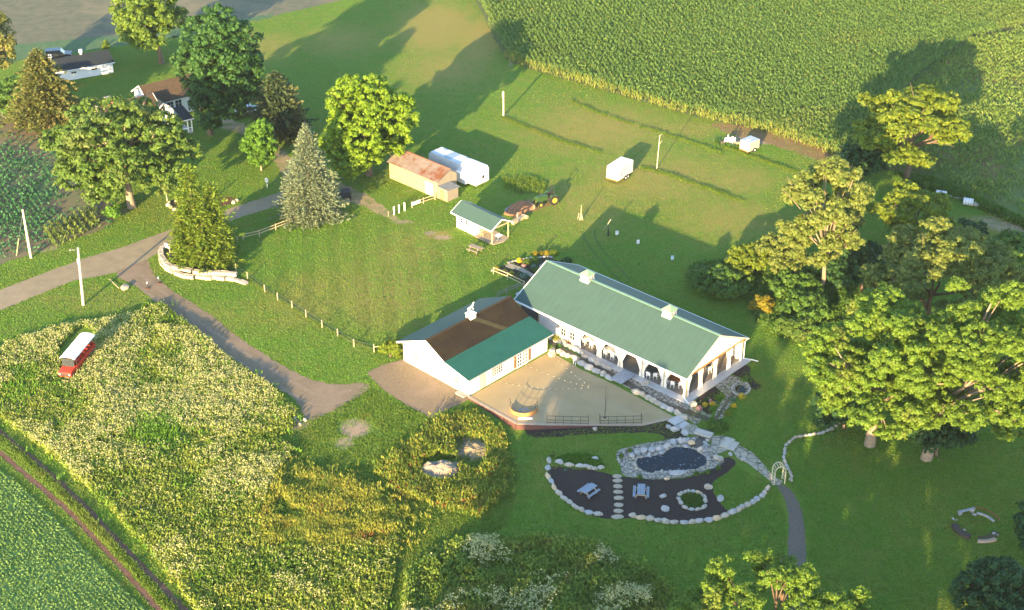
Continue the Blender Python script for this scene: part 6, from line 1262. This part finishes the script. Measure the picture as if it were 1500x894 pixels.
def car(px, py, rz, label, body, pickup=False, name='parked_car'):
    g = G(px, py); t = thing(name, label, 'car', g, rz)
    pr = [(-2.3, .45), (2.25, .45), (2.3, .75), (2.2, .95), (1.2, 1.08), (-2.25, 1.1), (-2.32, .8)]
    MB().ext(pr, -.92, .92, 'y').build('body', body, t, bevel=.06)
    cb = [(-.25, 1.08), (1.15, 1.08), (.6, 1.68), (-.1, 1.72)] if pickup else [(-2.15, 1.08), (1.15, 1.08), (.5, 1.72), (-1.95, 1.74)]
    c = MB().ext(cb, -.82, .82, 'y').build('cabin', glass, t); MB().box(((cb[2][0]+cb[3][0])/2, 0, 1.74), (cb[2][0]-cb[3][0]+.1, 1.55, .06)).build('roof', body, t)
    for x in (-1.45, 1.4):
        for s in (-1, 1): w_ = MB().cyl((x, s*.74, .35), (x, s*.95, .35), .35, n=16).build('wheel', black, t); MB().cyl((x, s*.73, .35), (x, s*.965, .35), .2, n=10).build('rim', greymetal, w_)
    for s in (-1, 1): MB().box((2.27, s*.68, .82), (.08, .32, .14)).build('headlight', white, t)
    MB().box((2.3, 0, .5), (.1, 1.7, .16)).build('bumper', darkm, t); return t
car(86, 86, R(12), 'black sport utility vehicle parked behind the white garage', mat('black_paint', (.02, .023, .03), None, 3, .25, spec=.5))
car(367, 168, R(205), 'silver pickup truck half hidden in the shade under the dark maple', mat('silver_paint', (.50, .53, .56), None, 3, .3, spec=.5), True, 'pickup_truck')
g = G(506, 291); t = thing('utility_cart', 'small dark utility cart half hidden behind the blue spruce', 'cart', g, .4)
MB().box((0, 0, .62), (1.5, 1.0, .4)).build('bed', darkm, t, bevel=.05); MB().tube([(-.7, 0, .85), (-.2, 0, 1.15), (.5, 0, 1.1), (.75, 0, .8)], [.35, .45, .45, .3], 10).build('cover', mat('dark_tarp', (.05, .055, .065), None, 4, .7), t)
for x in (-.5, .5):
    for s in (-1, 1): MB().cyl((x, s*.42, .25), (x, s*.58, .25), .25, n=12).build('wheel', black, t)
# farmhouse
hA = G(197, 200); hd = (G(262, 176)-G(206, 190)).normalized(); rz = math.atan2(hd.y, hd.x)
house = thing('farmhouse', 'white farmhouse with brown shingled roofs, a brick chimney and an open gabled porch', 'house', hA, rz); M3 = Matrix.Rotation(-rz, 3, 'Z')
def loc(px, py, z): return M3 @ (G(px, py, z)-hA)
def gable_block(x0, x1, y0, y1, e, rg, along, roofm, wm=whiteclap, ov=.35):
    if along == 'x':
        MB().ext([(y0, -.1), (y1, -.1), (y1, e), ((y0+y1)/2, rg-.14), (y0, e)], x0, x1, 'x').build('wall', wm, house); ym = (y0+y1)/2; k_ = (rg-e)/((y1-y0)/2)
        for ya, yb, dz in ((y0-ov, ym, 0), (y1+ov, ym+.002, .002)): MB().slab([(x0-ov, ya, e-k_*ov), (x1+ov, ya, e-k_*ov), (x1+ov, yb, rg+dz), (x0-ov, yb, rg+dz)], .12).build('roof_slope', roofm, house)
        for x in (x0-ov-.02, x1+ov+.02):
            b = MB(); b.bar((x, y0-ov, e-k_*ov-.04), (x, ym, rg-.05), .05, .18); b.bar((x, ym, rg-.05), (x, y1+ov, e-k_*ov-.04), .05, .18); b.build('rake_board', trimw, house)
    else:
        MB().ext([(x0, -.1), (x1, -.1), (x1, e), ((x0+x1)/2, rg-.14), (x0, e)], y0, y1, 'y').build('wall', wm, house); xm = (x0+x1)/2; k_ = (rg-e)/((x1-x0)/2)
        for xa, xb, dz in ((x0-ov, xm, 0), (x1+ov, xm+.002, .002)): MB().slab([(xa, y0-ov, e-k_*ov), (xa, y1+ov, e-k_*ov), (xb, y1+ov, rg+dz), (xb, y0-ov, rg+dz)], .12).build('roof_slope', roofm, house)
        for y in (y0-ov-.02, y1+ov+.02):
            b = MB(); b.bar((x0-ov, y, e-k_*ov-.04), (xm, y, rg-.05), .05, .18); b.bar((xm, y, rg-.05), (x1+ov, y, e-k_*ov-.04), .05, .18); b.build('rake_board', trimw, house)
w0 = loc(203, 126, 5.0)
gable_block(w0.x+.35, w0.x+9.2, w0.y-3.2, w0.y+3.2, 3.1, 5.0, 'x', rooftan)
for x in (3.6, 5.0): window(house, (w0.x+x, w0.y-3.2, 1.9), '-y', 1.1, 1.2, 2, 2)
m0 = loc(178, 150, 4.8); gable_block(w0.x-8.2, w0.x+.30, w0.y-7.4, w0.y-.4, 2.9, 4.9, 'x', rooftan)
c0 = loc(135, 143, 4.2); MB().box((w0.x-6.6, w0.y-3.9, 4.9), (.9, .8, 1.9)).build('chimney', brickm, house); MB().box((w0.x-6.6, w0.y-3.9, 5.9), (1.05, .95, .12)).build('chimney_cap', conc, house)
pg = loc(238, 150, 4.3); gable_block(pg.x-1.6, pg.x+1.6, pg.y, pg.y+4.2, 2.9, 4.3, 'y', roofdark)
MB().box((pg.x-.3, pg.y-.03, 3.25), (1.1, .05, .8)).build('gable_window', glass, house)
p1 = loc(283, 195, 0); px0, px1, py0, py1 = pg.x+1.2, p1.x, p1.y, p1.y+3.2
MB().slab([(px0, py0-.2, 2.55), (px1+.3, py0-.2, 2.55), (px1+.3, py1+.4, 3.35), (px0, py1+.4, 3.35)], .12).build('porch_roof', roofdark, house); MB().bar((px0, py0-.22, 2.45), (px1+.32, py0-.22, 2.45), .06, .2).build('porch_fascia', trimw, house)
MB().box(((px0+px1)/2, (py0+py1)/2, .2), (px1-px0, py1-py0, .3)).build('porch_floor', greywood, house)
for x in (px1-.05, (px0+px1)/2): MB().box((x, py0+.05, 1.4), (.15, .15, 2.2)).build('porch_post', trimw, house)
MB().box(((px0+px1)/2, py0+.05, 1.0), (px1-px0, .07, .1)).build('porch_rail', trimw, house); MB().box(((px0+px1)/2, py0+.03, .22), (px1-px0, .06, .36)).build('porch_skirt', trimw, house)

# ------------------------------------------------------------------ short grass over the mown lawns: upright blades that catch the low light
GR = np.random.default_rng(8)
N_ = 560000; dpx = GR.random((N_, 2))*np.array([1560, 930])+np.array([-30, -10])
a = (dpx[:, 0]-750)/F; b_ = -(dpx[:, 1]-447)/F; dz = -math.sin(TH)+b_*math.cos(TH); tt = -HC/dz; gx = a*tt; gy = (math.cos(TH)+b_*math.sin(TH))*tt
NOG = [[(-40, 447), (0, 425), (60, 402), (120, 380), (180, 362), (240, 340), (262, 332), (345, 303), (432, 276), (432, 292), (345, 321), (262, 353), (216, 380), (222, 402), (252, 426), (300, 455), (350, 495), (400, 528), (450, 555), (490, 565), (537, 560), (510, 590), (458, 617), (447, 613), (436, 588), (400, 560), (330, 518), (250, 460), (200, 420), (158, 402), (110, 411), (60, 430), (0, 455), (-40, 470)],
       [(537, 546), (560, 535), (594, 526), (690, 584), (660, 598), (632, 613), (600, 597), (560, 570)], [(760, 440), (851, 386), (1100, 500), (1098, 540), (1010, 598), (989, 614), (940, 624), (757, 629), (592, 532), (592, 500), (745, 432)],
       MUL, [zC(*p) for p in ((160, 370), (190, 285), (330, 265), (600, 210), (860, 165), (1080, 150), (1240, 330), (1345, 385), (1230, 500), (940, 590), (600, 620), (240, 580))], [(985, 615), (1010, 628), (1080, 655), (1155, 705), (1145, 715), (1100, 695), (1060, 670), (1000, 640)], [(1136, 706), (1152, 760), (1150, 930), (1182, 930), (1183, 800), (1170, 730), (1155, 710)]]
ok = np.ones(N_, bool)
for pl in NOG: ok &= ~inside(dpx[:, 0], dpx[:, 1], pl)
for pl in (CORN, EAST, BEAN, SWF, MEADOW, RUT1, RUT2, gl([(-120, 110), (185, 66), (300, 46), (440, 16), (520, -4), (620, -40), (-200, -40)])): ok &= ~inside(gx, gy, [(p[0], p[1]) for p in pl])
dry_ = np.zeros(N_)
for cx, cy, rx, ry in ((412, 250, 20, 40), (340, 186, 40, 12), (545, 295, 55, 12), (648, 346, 18, 6), (700, 655, 40, 20), (1130, 206, 90, 9), (520, 630, 25, 12)): dry_ = np.maximum(dry_, np.exp(-(((dpx[:, 0]-cx)/rx)**2+((dpx[:, 1]-cy)/ry)**2)))
for cx, cy, rx, ry in ((640, 40, 55, 45), (700, 60, 30, 45), (655, 100, 65, 35), (500, 60, 55, 25), (390, 70, 50, 25)): dry_ = np.maximum(dry_, .85*np.exp(-(((dpx[:, 0]-cx)/rx)**2+((dpx[:, 1]-cy)/ry)**2)))
for cx, cy, rx, ry in ((880, 190, 110, 40), (960, 262, 120, 40), (1060, 320, 70, 35), (850, 300, 60, 40), (1090, 265, 50, 20)): dry_ = np.maximum(dry_, .55*np.exp(-(((dpx[:, 0]-cx)/rx)**2+((dpx[:, 1]-cy)/ry)**2)))
ok &= GR.random(N_) > dry_*.8*(.5+vnoise(gx, gy, 3, 17))
gx, gy = gx[ok], gy[ok]; n = len(gx); hg = .05+.05*GR.random(n)
C = np.stack([gx, gy, hgt_ground(gx, gy)], 1); az = GR.random(n)*math.pi; U = np.stack([np.cos(az), np.sin(az), 0*az], 1)*(.05+.06*GR.random(n))[:, None]; V = np.stack([.05*GR.normal(size=n), .05*GR.normal(size=n), hg], 1)
pad = gl([(350, 355), (455, 318), (505, 298), (600, 325), (695, 372), (760, 438), (640, 480), (575, 525), (470, 470), (362, 408)]); inp = inside(gx, gy, [(p[0], p[1]) for p in pad])
V[:, 1] += np.where(inp, np.where(np.floor((gx+.12*gy)/1.7) % 2 == 0, -.055, .055), 0)      # mowing lays the blades over in alternate stripes
grassm = leafmat('grass_blade', (.115, .235, .022), (.150, .272, .026), .4, (.25, .25, .05), patch=.06, f3=.92, k=.95)
stuff('lawn_grass', C, U, V, grassm, 'short mown lawn grass between the buildings, drives and trees', 'grass', 'blade')
